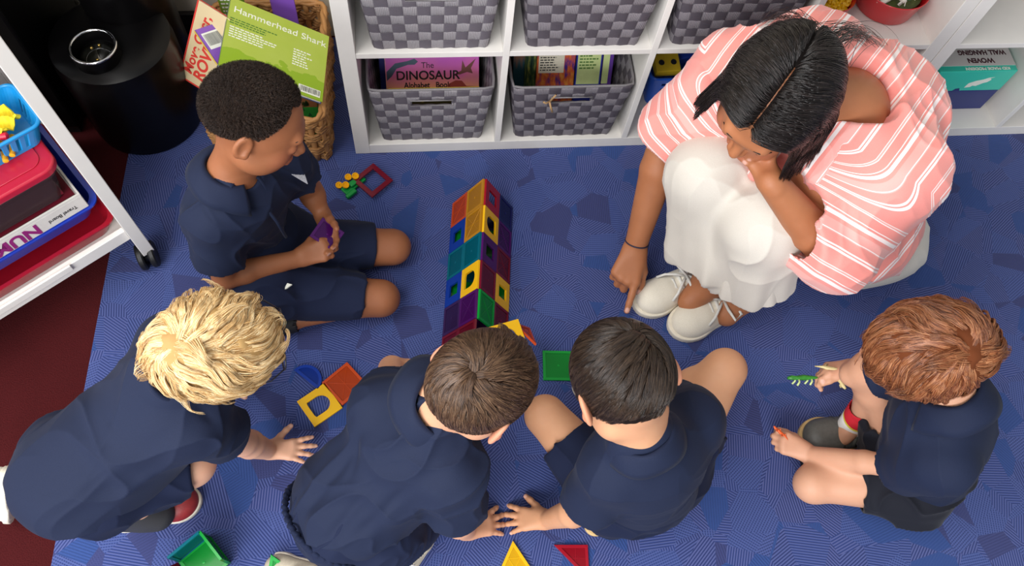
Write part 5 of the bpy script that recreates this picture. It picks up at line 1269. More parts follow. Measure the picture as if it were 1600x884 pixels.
# ================================================================== blond boy on hands and knees
def boy_b():
    root = thing('person', 'boy with tousled blond hair and glasses in a navy shirt, crawling, lower left', 'person')
    hd = Head((-.160, -.770, .60), (.942, .17, -.29), (.333, -.359, .872), 1.0)
    nb = V(-.268, -.780, .500); sR = at(302, 662, .420); sL = V(-.295, -.695, .430); pel = at(138, 724, .33); ch = at(262, 628, .41); up = V(-.3, -.1, .95)
    eR = at(378, 690, .215); wR = at(419, 703, .050); hR = at(150, 765, .28); hL = at(110, 715, .27); kR = at(298, 726, .225); aR = at(207, 800, .085); kL = at(170, 690, .06); aL = at(28, 742, .075)
    eL = at(318, 590, .22); wL = at(335, 585, .045); nails = []
    b = SDF(); torso(b, pel, ch, nb - V(-.01, 0, .022), sL, sR, up, rp=.085, rc=.078, sh=.036); b.cap(hL, hR, .075, k=.04)
    arm(b, sR, eR, wR, ua=(.034, .029), fa=(.029, .0205)); arm(b, sL, eL, wL); leg(b, hR, kR, aR); leg(b, hL, kL, aL)
    b.cap(aR, aR + V(.01, .0, -.03), .024, .024, k=.02); b.cap(aL, aL + V(-.01, -.02, -.03), .024, .024, k=.02)
    hand(b, wR, V(1, -.02, -.16), V(.1, 0, 1), -1, .86, (.10, .10, .12, .14), .20, (1.0, .1), nails)
    hand(b, wL, V(1, .1, -.1), V(.1, 0, 1), 1, .98, (.10, .10, .12, .14), .14, (.8, .1), nails)
    hd.build(b, nb)
    solid('body', b, .0025, SK['B'], root, nails=nails, blush=[(hd.w(.04, .07, -.04), .03, .5), (hd.w(-.04, .07, -.04), .03, .5), (hd.ear(1), .03, .5)])
    hm = hair_mat('hair_blond', [(168, 122, 70), (214, 172, 112), (242, 212, 158), (252, 234, 194)], .35, .5)
    mk = scalp(.36, -.20, -.66, .12); hair_cap('hair', hd, hm, root, .007, mk, amp=.003, freq=60); hc = last_child(root, 'hair')
    rg = np.random.default_rng(3)
    wh = V(-.15, -.62, .80)
    P = clumped(hd, 560, 26000, 3, mk, .72, .0018, wh, steps=13, seg=.0056, swirl=.7, thick=.017, lift=.45, noise_amp=.75, noise_f=24, jit=.07, grav=.25, hang=.35)
    strands_mesh('hair_strands', P, .00042, hm, hc)
    P = clumped(hd, 60, 1500, 4, mk, .85, .001, wh, steps=13, seg=.0060, swirl=.3, thick=.024, lift=.9, noise_amp=.9, noise_f=28, jit=.2, grav=.1, hang=.8); strands_mesh('stray_strands', P, .00036, hm, hc)
    # glasses
    gm = mat('glasses_frame', (40, 40, 48), .3); g = MB()
    for q in (-1, 1):
        pts = [hd.w(q * .031 + .020 * math.cos(a), .102, -.014 + .016 * math.sin(a)) for a in np.linspace(0, 2 * math.pi, 21)[:-1]]; g.tube(pts, .0014, 6, closed=True)
        g.tube([hd.w(q * .050, .100, -.010), hd.w(q * .066, .078, -.008), hd.w(q * .076, .0, -.006)], .0014, 6)
    g.tube([hd.w(-.012, .104, -.012), hd.w(.012, .104, -.012)], .0014, 6); g.build('glasses', gm, root, smooth=True)
    # shirt
    s = SDF(); A = nz(sR - sL)
    s.cap(pel + V(-.030, -.020, -.005), ch, .104, .098, k=.03, fl=up, fk=.80); s.cap(sL, sR, .052, k=.05); s.cap(ch, nb, .09, .058, k=.05, fl=up, fk=.85); s.cap(pel + V(.02, -.0, -.05), ch + V(0, 0, -.05), .10, .085, k=.04)
    sleeve(s, sR, eR, .56, .052, .057, k=.02); sleeve(s, sL, eL, .6, .053, .055, k=.02); s.cap(nb + V(.02, 0, .01), hd.w(0, -.01, -.05), .040, .044, k=.01, op='s')
    ax = nz(ch - pel); lat = nz(np.cross(ax, V(0, 0, 1)))
    fo = [(ax * .6 + lat * .8, 4, 13, .0035, 5), (ax * .9 - lat * .3, 4, 18, .002, 6)]
    for k in range(6):      # long drapes running from the shoulder down the far side
        o = pel + ax * (.04 + .055 * k); fo.append(crease(o + lat * .00 + V(0, 0, .10), o + lat * .10 + ax * .06 + V(0, 0, .02), .0045 if k % 2 else -.003, .010))
    sh = solid('t_shirt', s, .003, navy, root, fold=fo)
    nbk = MB(); nbk.tube([nb + V(.012, 0, .03) + (V(0, 1, 0) * math.cos(a) * .047 + nz(V(-.5, 0, .85)) * math.sin(a) * .044) for a in np.linspace(0, 2 * math.pi, 30)[:-1]], .005, 8, closed=True); nbk.build('neck_band', navy, sh, smooth=True)
    t = SDF(); t.cap(hL + V(.0, 0, .01), hR + V(0, 0, .01), .085, k=.03); shorts_leg(t, hR, kR, .93, .075, .056); shorts_leg(t, hL, kL, .7, .070, .065)
    solid('shorts', t, .003, navy_dk, root, fold=[(nz(kR - hR), 5, 20, .004, 31)])
    heel = at(176, 815, 0); toe = at(273, 790, 0); w, u_ = shoe(root, heel, toe - heel, V(0, 0, 1), .185, grey_dk, sole_cream, width=.42, opening=False)
    r_ = SDF(); f_ = nz(toe - heel); r2 = np.cross(f_, V(0, 0, 1)); r_.ell(w(0, .74, .07), np.array([.21, .245, .180]) * .185, np.stack([r2, f_, V(0, 0, 1)]), clip=[(w(0, .70, 0), -f_ * .9 - r2 * .5), (w(0, 0, .06), V(0, 0, -1))]); solid('toe_panel', r_, .0022, red_toe, u_)
    sk = SDF(); sk.cap(aR + V(-.01, 0, .02), aR + V(.035, .0, -.04), .031, .036, k=.01); sk.cap(aR + V(-.03, 0, -.02), aR + V(.0, 0, -.04), .034, k=.02); solid('sock', sk, .0026, grey_dk, root)
    h2 = at(12, 738, .150); w, u_ = shoe(root, h2, at(24, 806, .004) - h2, V(-.8, .1, .25), .165, canvas, sole_cream, width=.40)
    rebase(root, (-.35, -.80, 0))
def last_child(root, pre): return [o for o in bpy.data.objects if o.parent is root and o.name.startswith(pre)][-1]
boy_b()
# ================================================================== brown-haired boy kneeling in the middle
def boy_c():
    root = thing('person', 'boy with short brown hair and navy polo, seen from above behind, bottom centre', 'person')
    hd = Head((.251, -.855, .587), (.685, .41, -.602), (.514, .313, .799), 1.0)
    fc = nz(V(.80, .48, -.35)); nb = at(686, 629, .495); sR = at(708, 738, .40); sL = at(600, 638, .405); pel = at(548, 788, .22); ch = at(655, 682, .375)
    eR = at(712, 812, .20); wR = at(730, 829, .045); eL = at(612, 576, .19); wL = at(700, 594, .07); hR = pel + V(.055, -.040, -.05); hL = pel + V(-.02, .035, -.05)
    kR = V(.14, -.98, .06); kL = V(.10, -.88, .06); aR = at(640, 850, .045); aL = at(512, 885, .04); nails = []
    b = SDF(); torso(b, pel, ch, nb, sL, sR, fc, rp=.095, rc=.092); b.cap(hL, hR, .075, k=.04); arm(b, sR, eR, wR, ua=(.034, .030), fa=(.030, .0195)); arm(b, sL, eL, wL); leg(b, hR, kR, aR); leg(b, hL, kL, aL)
    hand(b, wR, at(768, 817, .02) - wR, V(-.1, 0, 1), -1, .92, (.12, .10, .12, .14), .20, (.85, .1), nails); hand(b, wL, V(1, .1, -.15), V(0, 0, 1), 1, .98, (.2, .2, .2, .2), .1, (.7, .1), nails)
    hd.build(b, nb)
    solid('body', b, .0025, SK['C'], root, nails=nails, blush=[(hd.ear(1), .03, .6), (hd.ear(-1), .03, .6), (hd.w(.04, .07, -.04), .03, .5)])
    hm = hair_mat('hair_brown', [(42, 29, 22), (68, 48, 36), (100, 74, 55), (138, 108, 82)], .34, .5)
    mk = scalp(.38, -.22, -.90, .10); hair_cap('hair', hd, hm, root, .003, mk, amp=.0015, freq=80); hc = last_child(root, 'hair'); rg = np.random.default_rng(9)
    wh = V(.02, -.72, .69)
    P = clumped(hd, 600, 21000, 9, mk, .55, .0009, wh, steps=9, seg=.0042, swirl=.35, thick=.009, lift=.22, noise_amp=.35, noise_f=22, jit=.05, grav=.15, hang=.25); strands_mesh('hair_strands', P, .00036, hm, hc)
    fm = lambda D: (D[:, 2] > .25) & (D[:, 1] > .15) & (np.abs(D[:, 0]) < .6)
    P = clumped(hd, 60, 3500, 10, fm, .7, .001, wh, near=0, steps=10, seg=.0046, swirl=.5, thick=.014, lift=.45, noise_amp=.5, noise_f=26, jit=.08, hang=.5); strands_mesh('fringe_strands', P, .00036, hm, hc)
    s = SDF(); axc = nz(ch - pel); s.cap(pel + axc * .01, ch, .120, .102, k=.03, fl=fc, fk=.88, clip=[(pel - axc * .05, -axc)]); s.cap(sL, sR, .056, k=.05); s.cap(ch, nb, .09, .058, k=.05, fl=fc, fk=.85)
    sleeve(s, sR, eR, .66, .056, .058, k=.02); sleeve(s, sL, eL, .42, .050, .050, k=.02); s.cap(nb + nz(fc) * .01, hd.w(0, -.01, -.05), .040, .044, k=.01, op='s')
    ax = nz(ch - pel); lat = nz(sR - sL); fo = [(lat * .2 + ax, 4, 15, .0045, 15), (ax + lat * .7, 4, 20, .0028, 16)]
    bk = -fc
    for k, (a, c) in enumerate([(.02, .05), (-.05, -.02), (.07, .09), (-.09, -.06)]): fo.append(crease(ch + lat * a + bk * .09 + ax * .03, pel + lat * c + bk * .10 + V(0, 0, .03), .006, .012))
    fo += [crease(sR - lat * .03 + bk * .05, sR - lat * .09 + bk * .07 - ax * .08, .008, .010), crease(sL + lat * .02 + bk * .05, sL + lat * .07 + bk * .07 - ax * .09, .008, .010)]
    sh = solid('polo_shirt', s, .003, navy, root, fold=fo)
    collar(sh, nb + V(-.004, -.003, .002), hd.w(0, -.02, -.05) - nb, V(.8, .5, -.1), .046, navy, width=.044, h=.034)
    t = SDF(); t.cap(hL, hR, .085, k=.03); t.cap(pel - axc * .03, pel, .108, .105, k=.03, fl=nz(fc), fk=.88); shorts_leg(t, hR, kR, .8, .072, .066); shorts_leg(t, hL, kL, .8, .072, .066)
    so = solid('shorts', t, .003, navy_dk, root, fold=[(ax, 8, 30, .004, 41)])
    # gathered waistband
    N = 150; pts = []
    f2 = nz(np.cross(lat, ax))
    for i in range(N):
        a = 2 * math.pi * i / N; r1 = .108 + .0035 * math.sin(i * 1.9); pts.append(pel - ax * .056 + lat * math.cos(a) * r1 + f2 * math.sin(a) * r1 * .90)
    w_ = MB(); w_.tube(pts, .0055, 6, closed=True); w_.build('waistband', navy_dk, so, smooth=True)
    kh = mat('khaki_shoe_canvas', (186, 176, 156), .8, .1, 300, .3)
    h2 = at(672, 824, .04); shoe(root, h2, at(628, 884, .0) - h2, V(.2, -.1, .95), .165, kh, sole_cream, width=.40, lace=lace_w)
    h2 = at(520, 900, .03); shoe(root, h2, at(462, 890, .0) - h2, V(-.1, -.2, .95), .16, kh, sole_cream, width=.40)
    rebase(root, (.02, -.92, 0))
boy_c()
# ================================================================== dark-haired boy sitting cross-legged, back to us
def boy_d():
    root = thing('person', 'boy with short dark hair sitting cross-legged in a navy polo, back towards us', 'person')
    hd = Head((.480, -.864, .602), (-.159, .525, -.836), (-.307, .778, .548), 1.01)
    fc = nz(V(-.30, .90, -.25)); nb = at(1003, 680, .495); sR = at(1085, 655, .405); sL = at(954, 734, .40); pel = V(.605, -.955, .13); ch = at(1010, 715, .37)
    eL = at(912, 796, .20); wL = at(855, 812, .045); eR = V(.66, -.80, .22); wR = at(965, 575, .10); hR = V(.67, -.925, .11); hL = V(.55, -.965, .11)
    kR = at(1132, 578, .215); kL = at(853, 650, .105); aR = V(.64, -.75, .045); aL = V(.56, -.90, .04); nails = []
    b = SDF(); torso(b, pel, ch, nb, sL, sR, fc); b.cap(hL, hR, .088, k=.04); arm(b, sR, eR, wR); arm(b, sL, eL, wL, ua=(.034, .030), fa=(.030, .0195)); leg(b, hR, kR, aR, th=(.062, .044)); leg(b, hL, kL, aL, th=(.062, .044))
    hand(b, wL, at(812, 811, .02) - wL, V(.1, 0, 1), 1, .92, (.12, .10, .12, .14), .20, (.80, .1), nails); hand(b, wR, V(-.7, .6, -.3), V(0, 0, 1), -1, .98, (.3, .3, .3, .3), .1, (.7, .1), nails)
    hd.build(b, nb, nr=.032)
    solid('body', b, .0025, SK['D'], root, nails=nails, blush=[(hd.ear(1), .03, .6), (hd.ear(-1), .03, .6)])
    hm = hair_mat('hair_dark_brown', [(22, 17, 15), (40, 30, 25), (62, 48, 38), (92, 74, 60)], .34, .5)
    mk = scalp(.38, -.22, -.97, .10); hair_cap('hair', hd, hm, root, .003, mk, amp=.0012, freq=80); hc = last_child(root, 'hair'); rg = np.random.default_rng(19)
    P = clumped(hd, 600, 21000, 19, mk, .5, .0008, V(.42, -.45, .80), steps=9, seg=.0042, swirl=-.35, thick=.008, lift=.2, noise_amp=.28, noise_f=22, jit=.05, grav=.15, hang=.2); strands_mesh('hair_strands', P, .00036, hm, hc)
    s = SDF(); s.cap(pel + V(.008, .005, .01), ch, .117, .102, k=.03, fl=fc, fk=.86); s.cap(sL, sR, .052, k=.05); s.cap(ch, nb, .09, .058, k=.05, fl=fc, fk=.85)
    sleeve(s, sL, eL, .72, .052, .058, k=.02); sleeve(s, sR, eR, .6, .054, .056, k=.02); s.cap(nb + fc * .01, hd.w(0, -.01, -.05), .040, .044, k=.01, op='s')
    ax = nz(ch - pel); lat = nz(sR - sL); bk = -fc
    fo = [(ax + lat * .5, 4, 12, .003, 25), (lat + ax * .2, 4, 16, .0018, 26), crease(sL + lat * .03 + bk * .05, sL + lat * .05 + bk * .06 - ax * .12, .006, .010), crease(sR - lat * .03 + bk * .05, sR - lat * .06 + bk * .06 - ax * .12, .006, .010), crease(pel + bk * .11 + lat * .06 + V(0, 0, .02), pel + bk * .11 - lat * .08 + V(0, 0, .05), .006, .012)]
    sh = solid('polo_shirt', s, .003, navy, root, fold=fo)
    collar(sh, nb + V(.001, -.002, .004), hd.w(0, -.02, -.05) - nb, V(-.3, .9, -.1), .043, navy, width=.034, h=.030)
    t = SDF(); t.cap(hL, hR, .090, k=.03); t.cap(pel, pel + V(0, 0, .02), .100, k=.03); shorts_leg(t, hR, kR, .50, .080, .072); shorts_leg(t, hL, kL, .70, .080, .060)
    sr = solid('shorts', t, .003, navy_dk, root, fold=[(nz(kL - hL), 6, 20, .003, 51)])
    e = MB(); e.M = frame_mat(at(942, 697, .20), nz(V(.6, .75, 0)), nz(V(-.75, .6, .1)), V(0, 0, 1)); e.prism([(-.022, -.005), (.022, -.004), (.018, .006), (-.012, .005)], -.002, .002); e.build('white_label', ink_w, sr)
    h2 = at(1000, 812, .01); shoe(root, V(.615, -.915, .002), V(-.70, -.70, 0), V(0, 0, 1), .16, tan_sole, tan_sole, width=.38); shoe(root, V(.67, -.74, .004), V(-.9, .3, 0), V(0, 0, 1), .17, canvas, sole_cream, width=.40)
    rebase(root, (.60, -.92, 0))
boy_d()
# ================================================================== ginger boy sitting at the right
def boy_e():
    root = thing('person', 'boy with shaggy ginger hair, navy shirt and black shorts, sitting alone at the right', 'person')
    hd = Head((1.012, -.845, .60), (-.798, .203, -.567), (-.602, -.237, .762), 1.0)
    fc = nz(V(-.95, .22, -.35)); nb = V(1.106, -.898, .490); sR = V(1.135, -.815, .405); sL = V(1.105, -1.005, .400); pel = V(1.240, -.945, .12); ch = V(1.155, -.922, .36)
    eL = at(1388, 727, .195); wL = at(1262, 708, .060); eR = V(1.075, -.775, .24); wR = at(1332, 572, .13); hR = V(1.225, -.885, .11); hL = V(1.215, -1.0, .11)
    kR = at(1364, 578, .270); kL = at(1272, 756, .058); aR = at(1345, 652, .085); aL = V(1.13, -.93, .04); nails = []
    b = SDF(); torso(b, pel + V(0, 0, .02), ch, nb, sL, sR, fc, rp=.068, rc=.080); b.cap(hL, hR, .070, k=.02); arm(b, sR, eR, wR, ua=(.030, .025), fa=(.025, .0175)); arm(b, sL, eL, wL, ua=(.030, .025), fa=(.025, .0172)); leg(b, hR, kR, aR, th=(.054, .036)); leg(b, hL, kL, aL, th=(.056, .037))
    b.cap(aR, aR + V(-.03, -.03, -.045), .024, .022, k=.02)
    hand(b, wL, at(1222, 690, .055) - wL, V(.05, -.35, .9), 1, .96, (.62, .68, .72, .78), .05, (.45, .35), nails)
    hand(b, wR, at(1292, 578, .115) - wR, V(.15, .55, .65), -1, .98, (.50, .62, .70, .78), .06, (.35, .12), nails)
    hd.build(b, nb)
    solid('body', b, .0025, SK['E'], root, nails=nails, blush=[(hd.w(.04, .07, -.04), .03, .5), (hd.w(-.04, .07, -.04), .03, .5), (hd.w(0, .1, -.035), .02, .4)])
    hm = hair_mat('hair_ginger', [(74, 38, 22), (122, 66, 38), (158, 98, 60), (196, 140, 98)], .34, .5)
    mk = scalp(.30, -.32, -.97, .12); hair_cap('hair', hd, hm, root, .007, mk, amp=.003, freq=60); hc = last_child(root, 'hair'); rg = np.random.default_rng(29); wh = V(-.25, -.55, .8)
    P = clumped(hd, 560, 26000, 29, mk, .72, .0018, wh, steps=14, seg=.0060, swirl=.7, thick=.017, lift=.42, noise_amp=.7, noise_f=22, jit=.07, grav=.45, hang=.35); strands_mesh('hair_strands', P, .00042, hm, hc)
    P = clumped(hd, 60, 1400, 30, mk, .8, .001, wh, steps=14, seg=.0064, swirl=.4, thick=.022, lift=.8, noise_amp=.9, noise_f=26, jit=.2, grav=.2, hang=.8); strands_mesh('stray_strands', P, .00036, hm, hc)
    s = SDF(); s.cap(pel + V(0, 0, .03), ch, .110, .098, k=.03, fl=fc, fk=.90); s.cap(sL, sR, .052, k=.05); s.cap(ch, nb, .085, .056, k=.05, fl=fc, fk=.85)
    sleeve(s, sL, eL, .62, .056, .062, k=.02); sleeve(s, sR, eR, .6, .054, .056, k=.02); s.cap(nb + fc * .01, hd.w(0, -.01, -.05), .040, .044, k=.01, op='s')
    ax = nz(ch - pel); lat = nz(sR - sL); bk = -fc
    fo = [(ax + lat * .4, 4, 13, .003, 65), (lat + ax * .3, 4, 17, .002, 66), crease(sL + lat * .03 + bk * .02, sL + lat * .06 - ax * .12, .008, .010), crease(pel + lat * .08 + fc * .06 + V(0, 0, .06), pel - lat * .08 + fc * .06 + V(0, 0, .10), .007, .012)]
    sh = solid('polo_shirt', s, .003, navy, root, fold=fo); collar(sh, nb + V(0, 0, .0), hd.w(0, -.02, -.05) - nb, V(-.9, .2, -.1), .047, navy, width=.040, h=.036)
    t = SDF(); t.cap(hL, hR, .086, k=.03); t.cap(pel, pel + V(0, 0, .05), .098, k=.03); shorts_leg(t, hR, kR, .30, .070, .062); shorts_leg(t, hL, kL, .52, .076, .058)
    sr = solid('shorts', t, .003, black_s, root, fold=[(nz(kL - hL), 6, 20, .005, 61)])
    # grey strap shoe with socks
    heel = at(1392, 662, 0); toe = at(1248, 692, 0); f_ = nz(toe - heel); w, u_ = shoe(root, toe - f_ * .21, f_, V(0, 0, 1), .21, grey_lea, tan_sole, width=.46)
    r2 = np.cross(f_, V(0, 0, 1)); q = MB()
    for y in (.46, .60):
        q.tube([w(-.17, y, .14), w(-.10, y, .235 - (y - .46) * .3), w(.02, y + .01, .262 - (y - .46) * .35), w(.12, y + .01, .225 - (y - .46) * .3), w(.17, y, .14)], .0085, 6)
    q.build('strap', grey_lea, u_, smooth=True)
    sk = SDF(); sk.cap(aR + V(-.012, -.010, -.03), aR + nz(kR - aR) * .035, .030, .032, k=.01); sk.cap(aR + nz(kR - aR) * .03, aR + nz(kR - aR) * .08, .029, k=.003, op='s')
    t2 = NT('striped_sock'); z_ = t2.new('ShaderNodeSeparateXYZ'); t2.lk(t2.obj(), z_.inputs[0]); t2.set(Base_Color=t2.ramp(t2.M('MULTIPLY', z_.outputs[2], 8.0), [(.0, lin((230, 226, 220))), (.60, lin((236, 232, 226))), (.66, lin((206, 190, 60))), (.70, lin((190, 24, 40))), (.9, lin((180, 20, 36)))], 'CONSTANT'), Roughness=.85)
    solid('sock', sk, .0022, t2.m, root)
    h3 = V(1.20, -.955, .004); w3, u3 = shoe(root, h3, V(-.93, .25, 0), V(0, 0, 1), .18, blk_shoe, blk_shoe, width=.42)
    MB().tube([w3(-.17, .38, .14), w3(-.19, .55, .12), w3(-.185, .72, .11)], .0022, 6).build('yellow_stripe', yel, u3, smooth=True)
    rebase(root, (1.2, -.93, 0))
    return hd, wR, wL
boy_e()
# ================================================================== the adult, squatting and pointing
def woman():
    root = thing('person', 'adult with long black hair, pink striped top and white trousers, pointing at the rug', 'person')
    hd = Head((.805, -.397, .716), (-.554, -.627, -.547), (-.258, -.496, .829), 1.15); sc = 1.42
    nb = at(1332, 168, .600); sR = at(1160, 118, .560); sL = at(1382, 262, .555); pel = V(1.20, -.335, .16); ch = V(.985, -.385, .465); fc = nz(V(-.80, -.35, -.45)); lat = nz(sR - sL)
    eR = at(1042, 215, .350); wR = at(993, 385, .112); eL = at(1290, 388, .430); wL = at(1205, 284, .575)
    kR = at(1108, 275, .405); kL = at(1192, 352, .405); hR = V(1.155, -.25, .145); hL = V(1.165, -.375, .145); aR = at(1108, 440, .085); aL = at(1165, 460, .085); nails = []
    b = SDF(); b.cap(pel, ch, .135, .135, k=.05, fl=fc, fk=.75); b.cap(sL, sR, .050, k=.05); b.cap(ch, nb, .095, .056, k=.07, fl=fc, fk=.8); b.cap(hL, hR, .11, k=.05); b.cap(at(1262, 98, .560), at(1380, 172, .525), .082, k=.08)
    arm(b, sR, eR, wR, 1.25, ua=(.040, .032), fa=(.033, .0215)); arm(b, sL, eL, wL, 1.25, ua=(.040, .032), fa=(.033, .0215)); leg(b, hR, kR, aR, 1.40, sh=(.036, .024)); leg(b, hL, kL, aL, 1.40, sh=(.036, .024))
    for a, t in ((aR, V(-.75, -.55, 0)), (aL, V(-.75, -.55, 0))): b.cap(a, a + nz(t) * .05 + V(0, 0, -.045), .034, .032, k=.03)
    # pointing hand: index straight, the others folded under
    tip = at(957, 491, .012); hs = 1.42; d = nz(tip - wR + V(0.0, .0, .015)); n = nz(V(-.25, -.75, .65))
    hand(b, wR, d, n, -1, hs, (.03, .95, 1.0, 1.0), .04, (.55, .35), nails, splay=(-.02, 0, 0, 0))
    chn = hd.w(.012, .065, -.125)
    hand(b, wL, nz(chn + V(.01, .01, .03) - wL), V(.5, -.8, -.3), 1, 1.0, (.95, 1.0, 1.0, 1.0), .03, (.15, .3), nails)
    hd.build(b, nb, nr=.045)
    solid('body', b, .003, SK['W'], root, nails=nails, blush=[(hd.w(0, .094, -.066), .024, .9), (hd.w(.04, .07, -.04), .035, .4), (hd.w(-.04, .07, -.04), .035, .4)])
    bm_ = bpy.data.materials['brow_black']
    for q in (-1, 1):
        MB().tube(brow_pts(hd, q), .0017, 6, taper=[.8, 1.1, 1.2, 1, .5]).build('eyebrow', bm_, root, smooth=True)
        MB().tube(lash_pts(hd, q), .0011, 6).build('eyelashes', bm_, root, smooth=True)
    # ---- hair
    hm = hair_mat('hair_black', [(14, 11, 11), (24, 19, 18), (38, 31, 29), (62, 54, 52)], .26, .6)
    mk0 = scalp(.54, -.10, -.62, .10)
    def mk(D, val=False):      # leave a narrow parting from the forehead to the crown
        k = mk0(D, True); px_ = np.abs(D[:, 0] - .10 - .03 * D[:, 1]); part = np.where((D[:, 1] > -.25) & (D[:, 2] > .2), np.clip((px_ - .004) / .020, -1, 5), 5)
        k = np.minimum(k, part); return k if val else k > 0
    hair_cap('hair', hd, hm, root, .004, mk, amp=.0006, freq=50); hc = last_child(root, 'hair'); rg = np.random.default_rng(5)
    def flow(P, t):
        sgn = np.sign(P[:, 0] - .0075); sgn[sgn == 0] = 1; back = np.clip(-P[:, 1] / .09, 0, 1)
        F = np.stack([sgn * (1.0 - .35 * back), -.62 + 0 * P[:, 0], -.25 - 1.4 * np.clip(np.abs(P[:, 0]) / .075, 0, 1) ** 2 - back * .6], 1); return F
    gl = V(hd.r @ V(0, 0, -1), hd.f @ V(0, 0, -1), hd.u @ V(0, 0, -1))
    def long_hair(n, steps, seg, thick, seed, jit, amp):
        rg = np.random.default_rng(seed); D = rg.normal(size=(n * 4, 3)); D /= np.linalg.norm(D, axis=1, keepdims=True); D = D[mk(D)][:n]; n = len(D)
        P = D * SKULL; off = thick * (.35 + .65 * rg.random(n)); L = 1 - .22 * rg.random(n); jt = rg.normal(size=(n, 3)) * jit; vel = None; path = [P.copy()]; side = np.sign(P[:, 0] - .0085)
        for k in range(steps):
            e = np.linalg.norm(P / SKULL, axis=1); Nn = P / SKULL ** 2; Nn /= np.linalg.norm(Nn, axis=1, keepdims=True)
            free = np.clip((k - 4) / 6, 0, 1) * np.clip((np.abs(P[:, 0]) - .045) / .03, 0, 1) + np.clip((-.02 - P[:, 2]) / .04, 0, 1); free = np.clip(free, 0, 1)[:, None]
            F = flow(P, 0); F = F - Nn * (F * Nn).sum(1, keepdims=True) * (1 - free); F /= np.linalg.norm(F, axis=1, keepdims=True) + 1e-9
            q = P * 22; F = F * (1 - free * .85) + gl * (.15 + .9 * free) + np.stack([vnoise(q, 1), vnoise(q, 2), vnoise(q, 3)], 1) * amp + jt
            if vel is not None: F = F * .5 + vel * .5
            F /= np.linalg.norm(F, axis=1, keepdims=True); vel = F; P = P + F * (seg * L)[:, None]
            e = np.linalg.norm(P / SKULL, axis=1); lo = 1 + off / .08 + .04; P = P * np.where(e < lo, lo / e, np.where(free[:, 0] < .5, (lo + (e - lo) * .5) / e, 1))[:, None]
            # stay clear of the face
            path.append(P.copy())
        A = np.stack(path, 1); gi = rg.choice(n, 520, replace=False); ix = np.concatenate([np.argmin(((D[i:i + 2000, None] - D[gi][None]) ** 2).sum(-1), 1) for i in range(0, n, 2000)]); tt = np.linspace(0, 1, A.shape[1])[None, :, None]
        A = A + (A[gi][ix] - A) * .62 * tt ** .8; A = A + V(0, -.006, .012); return hd.c + (A @ hd.B) * hd.s
    P = long_hair(24000, 20, .0088, .014, 4, .022, .20); strands_mesh('hair_strands', P, .00045, hm, hc)
    # loose strands thrown back over the shoulder
    st = []
    for k in range(130):
        o = hd.w(-.01 + rg.normal() * .02, -.085 + rg.normal() * .008, .03 + rg.normal() * .015); e_ = at(1362 + rg.normal() * 14, 72 + rg.normal() * 9, .645) if k % 3 else at(1196 + rg.normal() * 8, 34 + rg.normal() * 5, .63)
        m_ = (o + e_) / 2 + V(.0, .03, .05) + rg.normal(size=3) * .008; t = np.linspace(0, 1, 14)[:, None]; st.append((1 - t) ** 2 * o + 2 * t * (1 - t) * m_ + t * t * e_)
    strands_mesh('loose_strands', np.array(st), .0006, hm, hc)
    # ---- striped top: one loose piece with wide sleeves
    s = SDF(); s.cap(pel + V(.02, 0, .03), ch, .180, .155, k=.06, fl=fc, fk=.80); s.cap(sL, sR, .076, k=.07); s.cap(ch, nb, .128, .078, k=.07, fl=fc, fk=.85); s.cap(at(1264, 106, .560), at(1385, 172, .535), .100, k=.11); s.ell(pel + V(.02, -.02, -.02), (.165, .150, .14), k=.05, clip=[(V(0, 0, .10), V(0, 0, -1))])
    sleeve(s, sR, eR, .98, .086, .080, k=.05, wall=.004)
    cut = [(at(1243, 352, .50), V(-.92, -.38, 0))]; sE = at(1302, 392, .43); s.cap(sL, sE, .098, .078, k=.07, clip=cut); s.cap(sE, at(1255, 362, .48), .076, .080, k=.03, clip=cut)
    s.cap(eL + nz(wL - eL) * .01, wL, .054, .072, k=.004, op='s')
    s.cap(nb + V(.006, .004, .010), nb + V(-.03, -.015, .13), .064, .085, k=.012, op='s'); s.cap(nb, hd.w(0, .02, -.10), .064, .06, k=.012, op='s')
    ax = nz(ch - pel)
    fo = [(nz(eL - sL), 4, 12, .004, 75), (ax + lat * .2, 3.5, 11, .005, 76), (nz(eR - sR), 4, 12, .0035, 77), crease(sL - lat * .0 + V(-.02, 0, .02), ch + lat * .02 + V(-.06, -.03, -.06), .010, .014), crease(sR + V(0, 0, .02), ch + lat * .08 + V(-.08, -.02, -.02), .008, .012)]
    fo += [crease(sL + lat * .06 + ax * -.03 + V(.03, -.03, 0), pel - lat * .10 + V(.06, -.05, .10), .009, .016), crease(sL + lat * .12 - ax * .05 + V(.04, 0, .03), pel + V(.10, 0, .10), -.008, .018), crease(sL + V(.0, -.05, .0), eL + V(.07, 0, -.02), .009, .012)]
    finish_hollows(s); V_, Q = keep_main(*s.mesh(.0034)); V_ = vsmooth(V_, Q, 2, .5); N = vnormals(V_, Q); D = 0
    for f in fo: D = D + (f(V_, N) if callable(f) else folds(V_, *f))
    V_ = V_ + N * D[:, None]
    mid = (sL + sR) / 2; q0 = (V_ - mid) @ lat; hw = np.linalg.norm(sR - sL) / 2
    def along(a, e): 
        d = nz(e - a); t = (V_ - a) @ d; r = np.linalg.norm(V_ - a - np.clip(t, 0, .4)[:, None] * d, axis=1); return t, r
    tR, rR = along(sR, eR); tL, rL = along(sL, eL)
    wRg = np.clip((tR - .0) / .08, 0, 1) * (rR < .125); wLg = np.clip((tL - .0) / .09, 0, 1) * (rL < .14)
    q = q0 * (1 - wRg - wLg) + wRg * (hw + tR * 1.0 + .0) + wLg * (-hw - tL)
